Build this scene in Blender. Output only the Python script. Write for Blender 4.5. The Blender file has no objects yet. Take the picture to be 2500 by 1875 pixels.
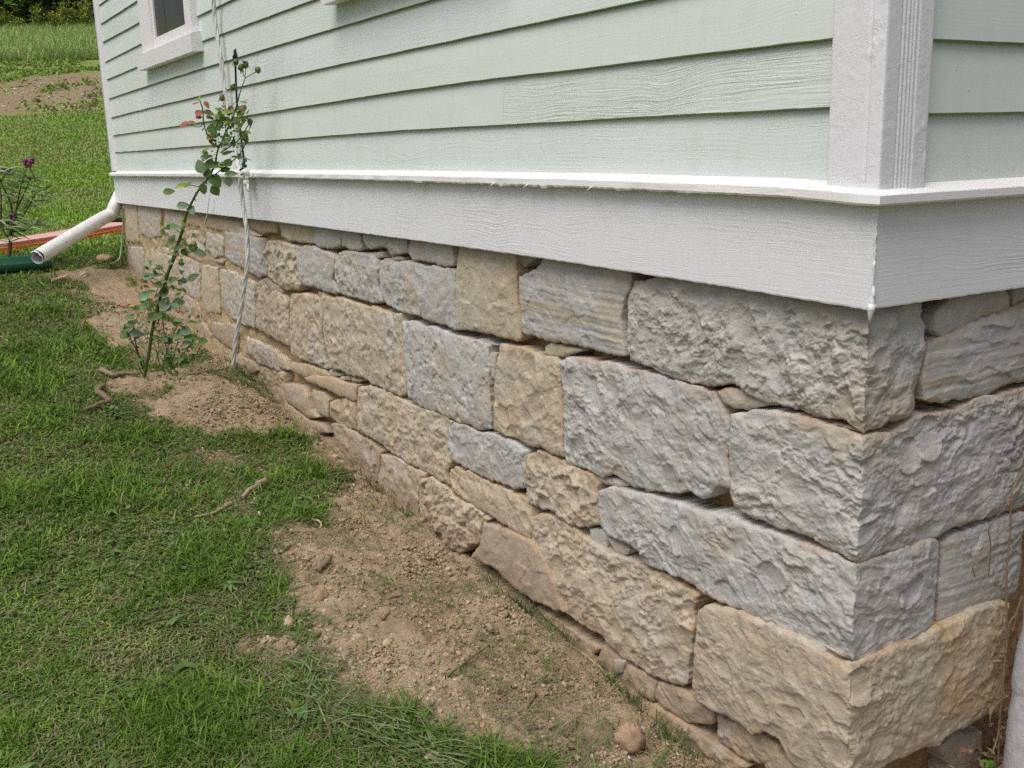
import bpy, bmesh, math, random
import numpy as np
from mathutils import Matrix, Vector
random.seed(7); RNG = np.random.default_rng(11)
SC = bpy.context.scene; COL = SC.collection

# ------------------------------------------------------------------ camera
CAMR = np.array([[0.5135066654, 0.8576978323, -0.0257940521],      # right
                 [0.1784207125, -0.1361275813, -0.9744923453],     # down
                 [-0.8393312540, 0.4958061215, -0.2229334787]])    # forward
CAMP = np.array([1.56966465, -1.87649263, 0.37663344]); FPX = 2520.262
cd = bpy.data.cameras.new('camera'); cam = bpy.data.objects.new('camera', cd); COL.objects.link(cam)
cd.sensor_width = 36.0; cd.lens = 36.0*FPX/2500.0; cd.clip_start = 0.05; cd.clip_end = 2000
m = Matrix([[CAMR[0][i], -CAMR[1][i], -CAMR[2][i], CAMP[i]] for i in range(3)] + [[0, 0, 0, 1]])
cam.matrix_world = m; SC.camera = cam
# ------------------------------------------------------------------ sky, sun, exposure (overcast)
SUN_DIR = Vector((0.17, -0.50, 1.0)).normalized()
elev = math.asin(SUN_DIR.z); rot = math.atan2(SUN_DIR.x, SUN_DIR.y)
W = bpy.data.worlds.new('World'); SC.world = W; W.use_nodes = True
nt = W.node_tree; nt.nodes.clear()
sky = nt.nodes.new('ShaderNodeTexSky'); sky.sky_type = 'NISHITA'; sky.sun_disc = False
sky.sun_elevation = elev; sky.sun_rotation = rot % (2*math.pi); sky.dust_density = 6.0; sky.air_density = 1.0; sky.ozone_density = 1.0
hs = nt.nodes.new('ShaderNodeHueSaturation'); hs.inputs['Saturation'].default_value = 0.62
bg = nt.nodes.new('ShaderNodeBackground'); bg.inputs['Strength'].default_value = 0.095
wo = nt.nodes.new('ShaderNodeOutputWorld')
nt.links.new(sky.outputs[0], hs.inputs['Color']); nt.links.new(hs.outputs[0], bg.inputs['Color']); nt.links.new(bg.outputs[0], wo.inputs[0])
sl = bpy.data.lights.new('sun', 'SUN'); sl.energy = 1.35; sl.angle = math.radians(42); sl.color = (1.0, 0.97, 0.93)
so = bpy.data.objects.new('sun', sl); COL.objects.link(so); so.rotation_euler = SUN_DIR.to_track_quat('Z', 'Y').to_euler()
SC.view_settings.view_transform = 'Standard'; SC.view_settings.look = 'None'; SC.view_settings.gamma = 1.0
SC.view_settings.exposure = 0.36
SC.cycles.use_denoising = False; SC.cycles.use_adaptive_sampling = False; SC.cycles.diffuse_bounces = 3; SC.cycles.max_bounces = 6

# ------------------------------------------------------------------ tracing helpers: photo pixel (2500 x 1875) -> point in the place
def ray(x, y): return np.array([(x-1250)/FPX, (y-937.5)/FPX, 1.0]) @ CAMR
def on_y(x, y, Y=0.03):
    d = ray(x, y); return CAMP + d*(Y-CAMP[1])/d[1]
def on_x(x, y, X=-0.03):
    d = ray(x, y); return CAMP + d*(X-CAMP[0])/d[0]
def at_depth(x, y, d): return CAMP + ray(x, y)*d
def depth(P): return float((np.asarray(P)-CAMP) @ CAMR[2])
K = 700/2212.0
ORG = {'C1': (0, 0), 'C2': (0, 450), 'C3': (600, 450), 'C4': (1200, 550), 'C5': (1800, 650), 'C6': (1800, 0), 'D1': (600, 850), 'D2': (1200, 950),
       'D3': (1800, 1000), 'D4': (1800, 1350), 'D5': (1200, 1350), 'D6': (600, 1350), 'D7': (0, 900)}
def fx(c, p): return (ORG[c][0]+p[0]*K, ORG[c][1]+p[1]*K)

# ------------------------------------------------------------------ noise (numpy)
def _h(ix, iy, s):
    n = (ix.astype(np.int64)*374761393 + iy.astype(np.int64)*668265263 + s*982451653) & 0xFFFFFFFF
    n = ((n ^ (n >> 13))*1274126177) & 0xFFFFFFFF
    n = ((n ^ (n >> 16))*2246822519) & 0xFFFFFFFF
    return ((n ^ (n >> 15)) & 0xFFFFFF)/float(0x1000000)
def vn(x, y, s=0):
    x = np.asarray(x, float); y = np.asarray(y, float)
    ix = np.floor(x); iy = np.floor(y); u = x-ix; v = y-iy
    u = u*u*u*(u*(u*6-15)+10); v = v*v*v*(v*(v*6-15)+10)
    a = _h(ix, iy, s); b = _h(ix+1, iy, s); c = _h(ix, iy+1, s); d = _h(ix+1, iy+1, s)
    return (a*(1-u)+b*u)*(1-v)+(c*(1-u)+d*u)*v
def fbm(x, y, s=0, o=4):
    r = 0; a = 0.5; t = 0
    for i in range(o): r = r+a*vn(x*2**i, y*2**i, s+i*17); t += a; a *= 0.5
    return r/t
def facet(x, y, s):
    """chipped facets: every cell is its own little tilted, slightly hollow plane; returns height and a cell random"""
    ix = np.floor(x); iy = np.floor(y); best = np.full(x.shape, 9.0); H = np.zeros(x.shape); Rr = np.zeros(x.shape)
    for i in (-1, 0, 1):
        for j in (-1, 0, 1):
            cx = ix+i; cy = iy+j
            dx = cx+_h(cx, cy, s)-x; dy = cy+_h(cx, cy, s+1)-y; d = dx*dx+dy*dy
            h = (_h(cx, cy, s+2)-0.5)*0.7 + (_h(cx, cy, s+3)-0.5)*2.0*dx + (_h(cx, cy, s+4)-0.5)*2.0*dy + d*0.8*_h(cx, cy, s+5)
            k = d < best; best = np.where(k, d, best); H = np.where(k, h, H); Rr = np.where(k, _h(cx, cy, s+6), Rr)
    return H, Rr
def sst(a, b, x):
    t = np.clip((x-a)/(b-a), 0, 1); return t*t*(3-2*t)
def poly_sd(px, py, poly):
    """signed distance to a polygon, positive inside"""
    n = len(poly); d = np.full(px.shape, 1e9); ins = np.zeros(px.shape, bool)
    for i in range(n):
        ax, ay = poly[i]; bx, by = poly[(i+1) % n]; ex = bx-ax; ey = by-ay
        t = np.clip(((px-ax)*ex+(py-ay)*ey)/(ex*ex+ey*ey+1e-12), 0, 1)
        d = np.minimum(d, (px-ax-t*ex)**2+(py-ay-t*ey)**2)
        if abs(ey) > 1e-12: ins ^= ((ay > py) != (by > py)) & (px < ex*(py-ay)/ey+ax)
    d = np.sqrt(d); return np.where(ins, d, -d)

# ------------------------------------------------------------------ mesh + object helpers
def mesh_np(name, V, F4=None, F3=None, cols=None, smooth=True):
    """mesh from numpy arrays: vertices, quads, triangles, optional per-vertex colour attributes"""
    me = bpy.data.meshes.new(name); V = np.asarray(V, np.float32)
    F4 = np.zeros((0, 4), np.int32) if F4 is None else np.asarray(F4, np.int32); F3 = np.zeros((0, 3), np.int32) if F3 is None else np.asarray(F3, np.int32)
    me.vertices.add(len(V)); me.vertices.foreach_set('co', V.ravel())
    nl = F4.size+F3.size; me.loops.add(nl); me.polygons.add(len(F4)+len(F3))
    me.loops.foreach_set('vertex_index', np.concatenate([F4.ravel(), F3.ravel()]).astype(np.int32))
    st = np.concatenate([np.arange(len(F4))*4, F4.size+np.arange(len(F3))*3]).astype(np.int32)
    me.polygons.foreach_set('loop_start', st)
    me.polygons.foreach_set('use_smooth', np.full(len(st), smooth, bool))
    me.update(calc_edges=True)
    for k, c in (cols or {}).items():
        a = me.attributes.new(k, 'FLOAT_COLOR', 'POINT'); c = np.asarray(c, np.float32)
        if c.ndim == 1: c = np.stack([c, c, c], 1)
        if c.shape[1] == 3: c = np.concatenate([c, np.ones((len(c), 1), np.float32)], 1)
        a.data.foreach_set('color', np.ascontiguousarray(c, np.float32).ravel())
    me.validate(); return me
def obj(name, me, mats, parent=None, color=None):
    o = bpy.data.objects.new(name, me); COL.objects.link(o)
    for mt in (mats if isinstance(mats, (list, tuple)) else [mats]): me.materials.append(mt)
    if parent is not None: o.parent = parent
    if color is not None: o.color = color
    return o
def tag(o, label, cat, group=None):
    o['label'] = label; o['category'] = cat
    if group: o['group'] = group
    return o
def thing(name, loc, label, cat, group=None):
    o = bpy.data.objects.new(name, None); COL.objects.link(o); o.location = loc; o.empty_display_size = 0.1
    return tag(o, label, cat, group)
class MB:
    """collects quads/tris"""
    def __init__(s): s.v = []; s.q = []; s.t = []; s.c = []
    def add(s, V, q=(), t=(), c=(1, 1, 1)):
        b = len(s.v); s.v += [tuple(p) for p in V]; s.q += [tuple(i+b for i in f) for f in q]; s.t += [tuple(i+b for i in f) for f in t]
        s.c += [tuple(c)]*len(V) if not isinstance(c, list) else c
    def box(s, x0, x1, y0, y1, z0, z1, c=(1, 1, 1)):
        s.add([(x0, y0, z0), (x1, y0, z0), (x1, y1, z0), (x0, y1, z0), (x0, y0, z1), (x1, y0, z1), (x1, y1, z1), (x0, y1, z1)],
              [(0, 3, 2, 1), (4, 5, 6, 7), (0, 1, 5, 4), (1, 2, 6, 5), (2, 3, 7, 6), (3, 0, 4, 7)], c=c)
    def tube(s, pts, r, n=8, c=(1, 1, 1), cap=True):
        P = np.array(pts, float); r = np.broadcast_to(np.array(r, float), (len(P),)); V = []; T = np.gradient(P, axis=0)
        T /= np.linalg.norm(T, axis=1, keepdims=True)+1e-12
        ref = np.array([0, 0, 1.0]) if abs(T[0][2]) < 0.9 else np.array([1.0, 0, 0]); a = np.cross(T[0], ref); a /= np.linalg.norm(a)
        for i in range(len(P)):
            a = a-T[i]*(a@T[i]); a /= np.linalg.norm(a)+1e-12; b = np.cross(T[i], a)
            for k in range(n):
                w = 2*math.pi*k/n; V.append(P[i]+r[i]*(a*math.cos(w)+b*math.sin(w)))
        q = [(i*n+k, i*n+(k+1) % n, (i+1)*n+(k+1) % n, (i+1)*n+k) for i in range(len(P)-1) for k in range(n)]
        t = []
        if cap:
            V += [P[0], P[-1]]; e = len(P)*n
            t = [(e, (k+1) % n, k) for k in range(n)]+[(e+1, e-n+k, e-n+(k+1) % n) for k in range(n)]
        s.add(V, q, t, c)
    def mesh(s, name, smooth=True):
        return mesh_np(name, np.array(s.v), np.array(s.q, int).reshape(-1, 4), np.array(s.t, int).reshape(-1, 3), {'Col': np.array(s.c, float)}, smooth)
def smooth_path(pts, n=6):
    """Catmull-Rom through points"""
    P = np.array(pts, float); P = np.vstack([2*P[0]-P[1], P, 2*P[-1]-P[-2]]); out = []
    for i in range(1, len(P)-2):
        for t in np.linspace(0, 1, n, endpoint=False):
            a, b, c, d = P[i-1:i+3]
            out.append(0.5*((2*b)+(c-a)*t+(2*a-5*b+4*c-d)*t*t+(3*b-a-3*c+d)*t**3))
    out.append(P[-2]); return np.array(out)

# ------------------------------------------------------------------ materials
class NB:
    def __init__(s, name, rough=0.8, spec=0.3):
        s.m = bpy.data.materials.new(name); s.m.use_nodes = True; s.t = s.m.node_tree; s.t.nodes.clear()
        s.out = s.t.nodes.new('ShaderNodeOutputMaterial'); s.p = s.t.nodes.new('ShaderNodeBsdfPrincipled')
        s.t.links.new(s.p.outputs[0], s.out.inputs[0]); s.p.inputs['Roughness'].default_value = rough; s.p.inputs['Specular IOR Level'].default_value = spec
    def n(s, typ, **kw):
        nd = s.t.nodes.new('ShaderNode'+typ)
        for k, v in kw.items(): setattr(nd, k, v)
        return nd
    def set(s, sock, v):
        if hasattr(v, 'is_output') or isinstance(v, bpy.types.NodeSocket): s.t.links.new(v, sock)
        else: sock.default_value = v
    def pos(s): return s.n('NewGeometry').outputs['Position']
    def attr(s, name): return s.n('Attribute', attribute_name=name).outputs['Color']
    def map(s, v, sc):
        mp = s.n('Mapping'); s.set(mp.inputs['Vector'], v); mp.inputs['Scale'].default_value = sc; return mp.outputs[0]
    def noise(s, v, scale, det=3, rough=0.55, dist=0.0):
        nd = s.n('TexNoise'); s.set(nd.inputs['Vector'], v); nd.inputs['Scale'].default_value = scale; nd.inputs['Detail'].default_value = det
        nd.inputs['Roughness'].default_value = rough; nd.inputs['Distortion'].default_value = dist; return nd.outputs[0]
    def vor(s, v, scale, out='Distance', feat='F1'):
        nd = s.n('TexVoronoi', feature=feat); s.set(nd.inputs['Vector'], v); nd.inputs['Scale'].default_value = scale; return nd.outputs[out]
    def math(s, op, a, b=0.0):
        nd = s.n('Math', operation=op); s.set(nd.inputs[0], a); s.set(nd.inputs[1], b); return nd.outputs[0]
    def rng(s, v, a, b, c=0.0, d=1.0):
        nd = s.n('MapRange'); s.set(nd.inputs[0], v)
        for i, q in enumerate((a, b, c, d)): nd.inputs[1+i].default_value = q
        return nd.outputs[0]
    def mix(s, f, a, b, typ='MIX'):
        nd = s.n('Mix', data_type='RGBA', blend_type=typ); s.set(nd.inputs[0], f); s.set(nd.inputs[6], a if not isinstance(a, tuple) else (*a, 1)); s.set(nd.inputs[7], b if not isinstance(b, tuple) else (*b, 1))
        return nd.outputs[2]
    def grey(s, v):
        nd = s.n('CombineColor')
        for i in range(3): s.set(nd.inputs[i], v)
        return nd.outputs[0]
    def bump(s, h, strength=0.5, dist=0.01, prev=None):
        nd = s.n('Bump'); s.set(nd.inputs['Height'], h); s.set(nd.inputs['Strength'], strength); nd.inputs['Distance'].default_value = dist
        if prev is not None: s.set(nd.inputs['Normal'], prev)
        return nd.outputs[0]
    def done(s, col=None, nrm=None, rough=None):
        if col is not None: s.set(s.p.inputs['Base Color'], col if not isinstance(col, tuple) else (*col, 1))
        if nrm is not None: s.set(s.p.inputs['Normal'], nrm)
        if rough is not None: s.set(s.p.inputs['Roughness'], rough)
        return s.m
def warp_grain(b, axis='x'):
    """painted weathered wood grain running along x (or y)"""
    p = b.pos(); sep = b.n('SeparateXYZ'); b.set(sep.inputs[0], p)
    along = b.math('ADD', sep.outputs['X'], sep.outputs['Y'])
    w1 = b.noise(b.map(p, (2.2, 2.2, 7.0)), 1.0, 2); w = b.math('MULTIPLY', w1, b.rng(b.noise(b.map(p, (1.1, 1.1, 2.5)), 1.0, 2), 0.45, 0.75, 0.012, 0.10))
    z = b.math('ADD', sep.outputs['Z'], w)
    cb = b.n('CombineXYZ'); b.set(cb.inputs[0], b.math('MULTIPLY', along, 3.0)); b.set(cb.inputs[2], b.math('MULTIPLY', z, 150.0))
    g = b.noise(cb.outputs[0], 1.0, 3, 0.6)
    cb2 = b.n('CombineXYZ'); b.set(cb2.inputs[0], b.math('MULTIPLY', along, 9.0)); b.set(cb2.inputs[2], b.math('MULTIPLY', z, 420.0))
    return p, g, b.noise(cb2.outputs[0], 1.0, 2, 0.6)
def m_siding():
    b = NB('green_siding_paint', 0.5, 0.35); p, g, g2 = warp_grain(b)
    oi = b.n('ObjectInfo'); patch = b.rng(b.noise(b.map(p, (1.5, 1.5, 9)), 1.0, 2), 0.35, 0.65, 0.25, 1.0)
    st = b.math('MULTIPLY', oi.outputs['Alpha'], patch)
    nr = b.bump(g, st, 0.006); nr = b.bump(g2, b.math('MULTIPLY', st, 0.7), 0.0025, nr)
    sp = b.rng(b.vor(p, 38.0), 0.02, 0.09, 1.0, 0.0)
    sp = b.math('MULTIPLY', sp, b.rng(b.noise(p, 6.0, 1), 0.55, 0.6)); nr = b.bump(sp, 0.7, 0.004, nr)
    nr = b.bump(b.noise(p, 300, 2), 0.08, 0.001, nr)
    big = b.rng(b.noise(b.map(p, (0.9, 0.9, 5)), 1.0, 3), 0.3, 0.7, 0.95, 1.04)
    c = b.mix(1.0, oi.outputs['Color'], b.grey(big), 'MULTIPLY')
    drt = b.rng(b.noise(b.map(p, (4, 4, 1.2)), 3.0, 4), 0.55, 0.85, 0.0, 0.22); c = b.mix(drt, c, (0.44, 0.47, 0.39))
    st2 = b.rng(b.noise(b.map(p, (14, 14, 0.9)), 1.0, 4, 0.6), 0.55, 0.8, 0.0, 0.10); c = b.mix(st2, c, (0.50, 0.54, 0.50))
    dot = b.math('MULTIPLY', b.rng(b.vor(p, 17.0), 0.035, 0.05, 1.0, 0.0), b.rng(b.noise(p, 3.3, 1), 0.6, 0.62)); c = b.mix(b.math('MULTIPLY', dot, 0.55), c, (0.28, 0.28, 0.22))
    return b.done(c, nr)
def m_trim():
    b = NB('white_trim_paint', 0.5, 0.35); p, g, g2 = warp_grain(b)
    oi = b.n('ObjectInfo')
    nr = b.bump(g, b.math('MULTIPLY', oi.outputs['Alpha'], b.rng(b.noise(b.map(p, (1.5, 1.5, 6)), 1.0, 3), 0.4, 0.68, 0.03, 0.75)), 0.005)
    nr = b.bump(g2, b.math('MULTIPLY', oi.outputs['Alpha'], 0.35), 0.0025, nr)
    pe = b.rng(b.noise(p, 26, 4, 0.65), 0.45, 0.62); rg = b.math('SUBTRACT', 1.0, oi.outputs['Alpha'])
    nr = b.bump(b.noise(p, 120, 4, 0.7), b.math('MULTIPLY', b.math('ADD', pe, 0.25), b.math('ADD', b.math('MULTIPLY', rg, 0.45), 0.05)), 0.004, nr)
    c = b.mix(b.rng(b.noise(b.map(p, (1.2, 1.2, 4)), 1.0, 4), 0.35, 0.75, 0.0, 0.5), oi.outputs['Color'], (0.72, 0.735, 0.73))
    drt = b.rng(b.noise(p, 5.0, 5, 0.65), 0.62, 0.9, 0.0, 0.3); c = b.mix(drt, c, (0.45, 0.46, 0.38))
    dot = b.math('MULTIPLY', b.rng(b.vor(p, 45.0), 0.03, 0.07, 1.0, 0.0), b.rng(b.noise(p, 9.0, 1), 0.6, 0.63)); c = b.mix(b.math('MULTIPLY', dot, 0.5), c, (0.25, 0.23, 0.2))
    return b.done(c, nr)
def m_stone():
    b = NB('limestone', 0.9, 0.2); p = b.pos(); c0 = b.attr('Col')
    f = b.rng(b.noise(p, 30, 5, 0.65), 0.25, 0.75, 0.83, 1.13); c = b.mix(1.0, c0, b.grey(f), 'MULTIPLY')
    oi = b.n('ObjectInfo')
    tn = b.rng(b.noise(p, 5.5, 4, 0.6, 0.4), 0.5, 0.72, 0.0, 0.42); c = b.mix(tn, c, b.mix(0.55, oi.outputs['Color'], (0.45, 0.34, 0.19)))
    gr = b.rng(b.noise(p, 9.5, 3, 0.6), 0.55, 0.75, 0.0, 0.4); c = b.mix(gr, c, (0.40, 0.395, 0.375))
    og = b.rng(b.noise(p, 7.3, 5, 0.6, 1.0), 0.66, 0.78, 0.0, 0.5); c = b.mix(og, c, (0.42, 0.24, 0.09))
    wh = b.math('MULTIPLY', b.rng(b.noise(b.map(p, (55, 55, 16)), 1.0, 3, 0.6), 0.66, 0.74), b.rng(b.noise(p, 7.0, 2), 0.5, 0.6)); c = b.mix(b.math('MULTIPLY', wh, 0.6), c, (0.72, 0.70, 0.68))
    sp = b.rng(b.vor(p, 120.0), 0.08, 0.16, 1.0, 0.0); sp = b.math('MULTIPLY', sp, b.rng(b.noise(p, 14, 1), 0.57, 0.62)); c = b.mix(b.math('MULTIPLY', sp, 0.6), c, (0.16, 0.14, 0.12))
    tn_ = b.math('MULTIPLY', b.noise(b.map(p, (1, 1, 1.35)), 17, 6, 0.62, 0.3), 11.0); fr_ = b.math('FRACT', tn_); stp_ = b.math('ADD', b.math('FLOOR', tn_), b.rng(fr_, 0.86, 1.0))
    nr = b.bump(stp_, 0.3, 0.003)
    nr = b.bump(b.noise(p, 70, 5, 0.7, 0.3), 0.36, 0.004, nr); nr = b.bump(b.vor(b.map(p, (1, 1, 1.7)), 60, 'Distance'), 0.2, 0.003, nr)
    nr = b.bump(b.noise(p, 330, 3, 0.6), 0.35, 0.0015, nr)
    return b.done(c, nr)
def m_attr(name, rough=0.8, spec=0.25, scale=60, amp=(0.85, 1.12), bs=0.3, bd=0.003, trans=0.0):
    """material that takes its base colour from the mesh's own Col attribute and adds fine variation"""
    b = NB(name, rough, spec); p = b.pos(); c = b.mix(1.0, b.attr('Col'), b.grey(b.rng(b.noise(p, scale, 4), 0.25, 0.75, amp[0], amp[1])), 'MULTIPLY')
    nr = b.bump(b.noise(p, scale*2, 3, 0.6), bs, bd) if bs else None
    mt = b.done(c, nr)
    if trans:
        tr = b.n('BsdfTranslucent'); b.set(tr.inputs[0], c); mx = b.n('MixShader'); mx.inputs[0].default_value = trans
        b.t.links.new(b.p.outputs[0], mx.inputs[1]); b.t.links.new(tr.outputs[0], mx.inputs[2]); b.t.links.new(mx.outputs[0], b.out.inputs[0])
    return mt
def m_ground():
    b = NB('ground_soil_and_turf', 0.95, 0.1); p = b.pos(); a = b.n('SeparateColor'); b.set(a.inputs[0], b.attr('Mask'))
    dirt, grav, far = a.outputs[0], a.outputs[1], a.outputs[2]
    turf = b.mix(b.rng(b.noise(p, 9, 4), 0.35, 0.65), (0.075, 0.085, 0.03), (0.14, 0.125, 0.06))
    tf = b.mix(b.rng(b.noise(p, 0.9, 5), 0.35, 0.65), (0.13, 0.22, 0.04), (0.19, 0.26, 0.065)); tf = b.mix(b.rng(b.noise(p, 6.0, 5, 0.7), 0.4, 0.75), tf, (0.22, 0.23, 0.10))
    turf = b.mix(far, turf, tf)
    d = b.mix(b.rng(b.noise(p, 7, 5), 0.35, 0.65), (0.30, 0.225, 0.145), (0.385, 0.295, 0.20)); d = b.mix(b.rng(b.noise(p, 70, 4, 0.7), 0.5, 0.8, 0, 0.6), d, (0.50, 0.37, 0.255)); d = b.mix(b.rng(b.noise(p, 1.7, 3), 0.5, 0.68, 0, 0.4), d, (0.24, 0.16, 0.10))
    g = b.mix(b.rng(b.noise(p, 1.3, 5, 0.7), 0.4, 0.62), (0.27, 0.17, 0.12), (0.20, 0.21, 0.09)); vc = b.n('TexVoronoi'); b.set(vc.inputs['Vector'], p); vc.inputs['Scale'].default_value = 6.0
    g = b.mix(b.rng(vc.outputs['Distance'], 0.22, 0.3, 0.75, 0.0), g, b.mix(0.8, vc.outputs['Color'], (0.32, 0.27, 0.24)))
    c = b.mix(dirt, turf, d); c = b.mix(grav, c, g)
    nr = b.bump(b.noise(p, 45, 6, 0.7), 0.9, 0.012); nr = b.bump(b.math('SUBTRACT', 1.0, b.vor(p, 85)), 0.4, 0.005, nr); nr = b.bump(b.noise(p, 260, 3, 0.7), 0.5, 0.003, nr)
    return b.done(c, nr)
def m_plain(name, col, rough=0.5, spec=0.4, nscale=30, bs=0.1, metal=0.0):
    b = NB(name, rough, spec); p = b.pos(); c = b.mix(1.0, col, b.grey(b.rng(b.noise(p, nscale, 4), 0.3, 0.7, 0.88, 1.08)), 'MULTIPLY'); b.p.inputs['Metallic'].default_value = metal
    return b.done(c, b.bump(b.noise(p, nscale*4, 3), bs, 0.002))
def m_glass():
    b = NB('dark_window_glass', 0.15, 0.15); p = b.pos(); c = b.mix(b.rng(b.noise(p, 1.2, 2), 0.4, 0.6), (0.02, 0.019, 0.022), (0.035, 0.033, 0.038)); return b.done(c)
M_SID, M_TRIM, M_STONE, M_GROUND, M_GLASS = m_siding(), m_trim(), m_stone(), m_ground(), m_glass()
M_LIP = m_plain('lip_shade_grass_bounce', (0.15, 0.27, 0.11), 0.6)  # darker green on board lips paints in shade and light bounced off grass
M_CLAY = m_attr('clay_mortar', 0.95, 0.1, 45, (0.7, 1.15), 0.8, 0.01)
M_GRASS = m_attr('grass_blades', 0.6, 0.2, 30, (0.8, 1.15), 0, 0, 0.25)
M_LEAF = m_attr('leaf', 0.45, 0.35, 60, (0.85, 1.12), 0.15, 0.002, 0.2)
M_BARK = m_attr('bark', 0.85, 0.15, 40, (0.75, 1.15), 0.6, 0.004)
M_ROCK = m_attr('loose_stone', 0.92, 0.15, 50, (0.8, 1.12), 0.7, 0.004)
M_PAINTW = m_plain('white_painted_metal', (0.78, 0.79, 0.78), 0.4, 0.4, 14, 0.04)
M_CORD = m_plain('weathered_white_cord', (0.60, 0.61, 0.59), 0.6, 0.2, 14, 0.04)
M_BLACK = m_plain('black_iron', (0.02, 0.02, 0.022), 0.45)
M_GREENPL = m_plain('green_plastic', (0.018, 0.11, 0.06), 0.4, 0.4, 12)
M_BOARD = m_plain('faded_pink_board', (0.72, 0.40, 0.36), 0.6, 0.3, 8); M_ORANGE = m_plain('orange_edge', (0.85, 0.20, 0.04), 0.5, 0.3, 8)
WHITE = (0.785, 0.795, 0.84); GREEN = (0.665, 0.725, 0.695)

# ------------------------------------------------------------------ ground height
def slope_row(row):
    d = ray(100, row); h = np.array([-0.861, 0.509]); return d[2]/(d[:2]@h)
FS = np.array([9.5, 11.5, 14, 17, 20, 23, 27, 31, 36, 42, 50])
FZ = np.array([0.37663+slope_row(r)*s for r, s in zip([655, 600, 545, 490, 440, 385, 320, 270, 205, 150, 90], FS)])
FS = np.append(FS, [90, 160, 900]); FZ = np.append(FZ, [FZ[-1]+9, FZ[-1]+16, FZ[-1]+16])
MOUNDS = []
def far_s(x, y): return (x-CAMP[0])*-0.861+(y-CAMP[1])*0.509
def gz(x, y):
    x = np.asarray(x, float); y = np.asarray(y, float)
    xc = np.clip(x, -9.4, 0.2); zb = -1.51-0.092*xc
    yd = np.where(y < 0.03, 0.03-y, 0.0); side = sst(-0.15, 0.05, x)
    z = zb+0.15*sst(0.1, 1.2, yd)*(1-0.5*side)-0.025*np.exp(-(yd/0.11)**2)*(1-side)
    z = z+side*np.clip(y, -0.6, 1.2)*0.28*sst(-0.6, 0.2, y)
    for mx, my, rx, ry, h in MOUNDS: z = z+h*np.exp(-((x-mx)/rx)**2-((y-my)/ry)**2)
    z = z+0.03*(fbm(x*1.3, y*1.3, 5, 3)-0.5)*sst(0, 0.3, yd)
    s = far_s(x, y); w = sst(9.0, 10.8, s)
    return z*(1-w)+np.interp(s, FS, FZ)*w
def ground_at(px, py):
    d = ray(px, py); t = np.linspace(1.0, 60.0, 12000); P = CAMP[None]+d[None]*t[:, None]
    k = np.argmax(P[:, 2] < gz(P[:, 0], P[:, 1])); return P[k]
def disp(pts): return [ground_at(x*1.1302, y*1.1302)[:2] for x, y in pts]
a = ground_at(520, 975); MOUNDS.append((a[0], a[1], 0.55, 0.28, 0.12))
a = ground_at(300, 800); MOUNDS.append((a[0], a[1], 0.6, 0.25, 0.07))
MOUNDS.append((-0.9, -0.60, 0.9, 0.34, 0.12)); MOUNDS.append((-2.0, -0.55, 0.8, 0.25, 0.06)); MOUNDS.append((-1.25, -0.10, 0.75, 0.17, 0.055)); MOUNDS.append((0.15, -0.75, 0.4, 0.4, 0.05))
DIRT = [disp([(575, 1165), (640, 1150), (700, 1090), (790, 1030), (850, 1060), (960, 1150), (1080, 1250), (1150, 1310), (1280, 1420), (1420, 1540), (1560, 1640), (1780, 1655), (1100, 1655), (990, 1610), (900, 1585), (800, 1545), (720, 1520), (690, 1440), (700, 1370), (650, 1320), (640, 1260), (600, 1210)]),
        disp([(300, 870), (385, 832), (470, 815), (545, 840), (600, 880), (650, 905), (600, 935), (500, 930), (410, 925), (350, 905)]),
        disp([(185, 690), (250, 665), (330, 675), (420, 720), (400, 755), (330, 762), (235, 752)]),
        disp([(130, 590), (200, 572), (265, 585), (310, 630), (300, 660), (240, 655), (180, 620)]),
        disp([(215, 825), (300, 808), (440, 800), (500, 790), (460, 812), (380, 828), (300, 860), (225, 862)]),
        disp([(540, 1400), (600, 1380), (640, 1400), (600, 1430), (545, 1425)]),
        disp([(560, 800), (700, 920), (720, 960), (690, 955), (600, 880), (540, 820)]),
        [(-3.2, -0.05), (-0.2, -0.16), (0.9, -0.4), (0.9, 1.2), (-9, 1.2), (-9, -0.05)]]
def dirt_mask(x, y):
    r = np.zeros(np.shape(x)); n = (fbm(x*4, y*4, 31, 3)-0.5)*0.22+(fbm(x*19, y*19, 37, 4)-0.5)*0.20
    for pl in DIRT: r = np.maximum(r, sst(-0.045, 0.05, poly_sd(x, y, pl)+n))
    # scattered thin patches along the wall
    p = sst(0.5, 0.62, fbm(x*2.6, y*2.6, 77, 4))*sst(-1.0, -0.5, y)*(y < 0.1)*(x > -8.8)*(x < 0.4); return np.maximum(r, 0.75*p)

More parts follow.
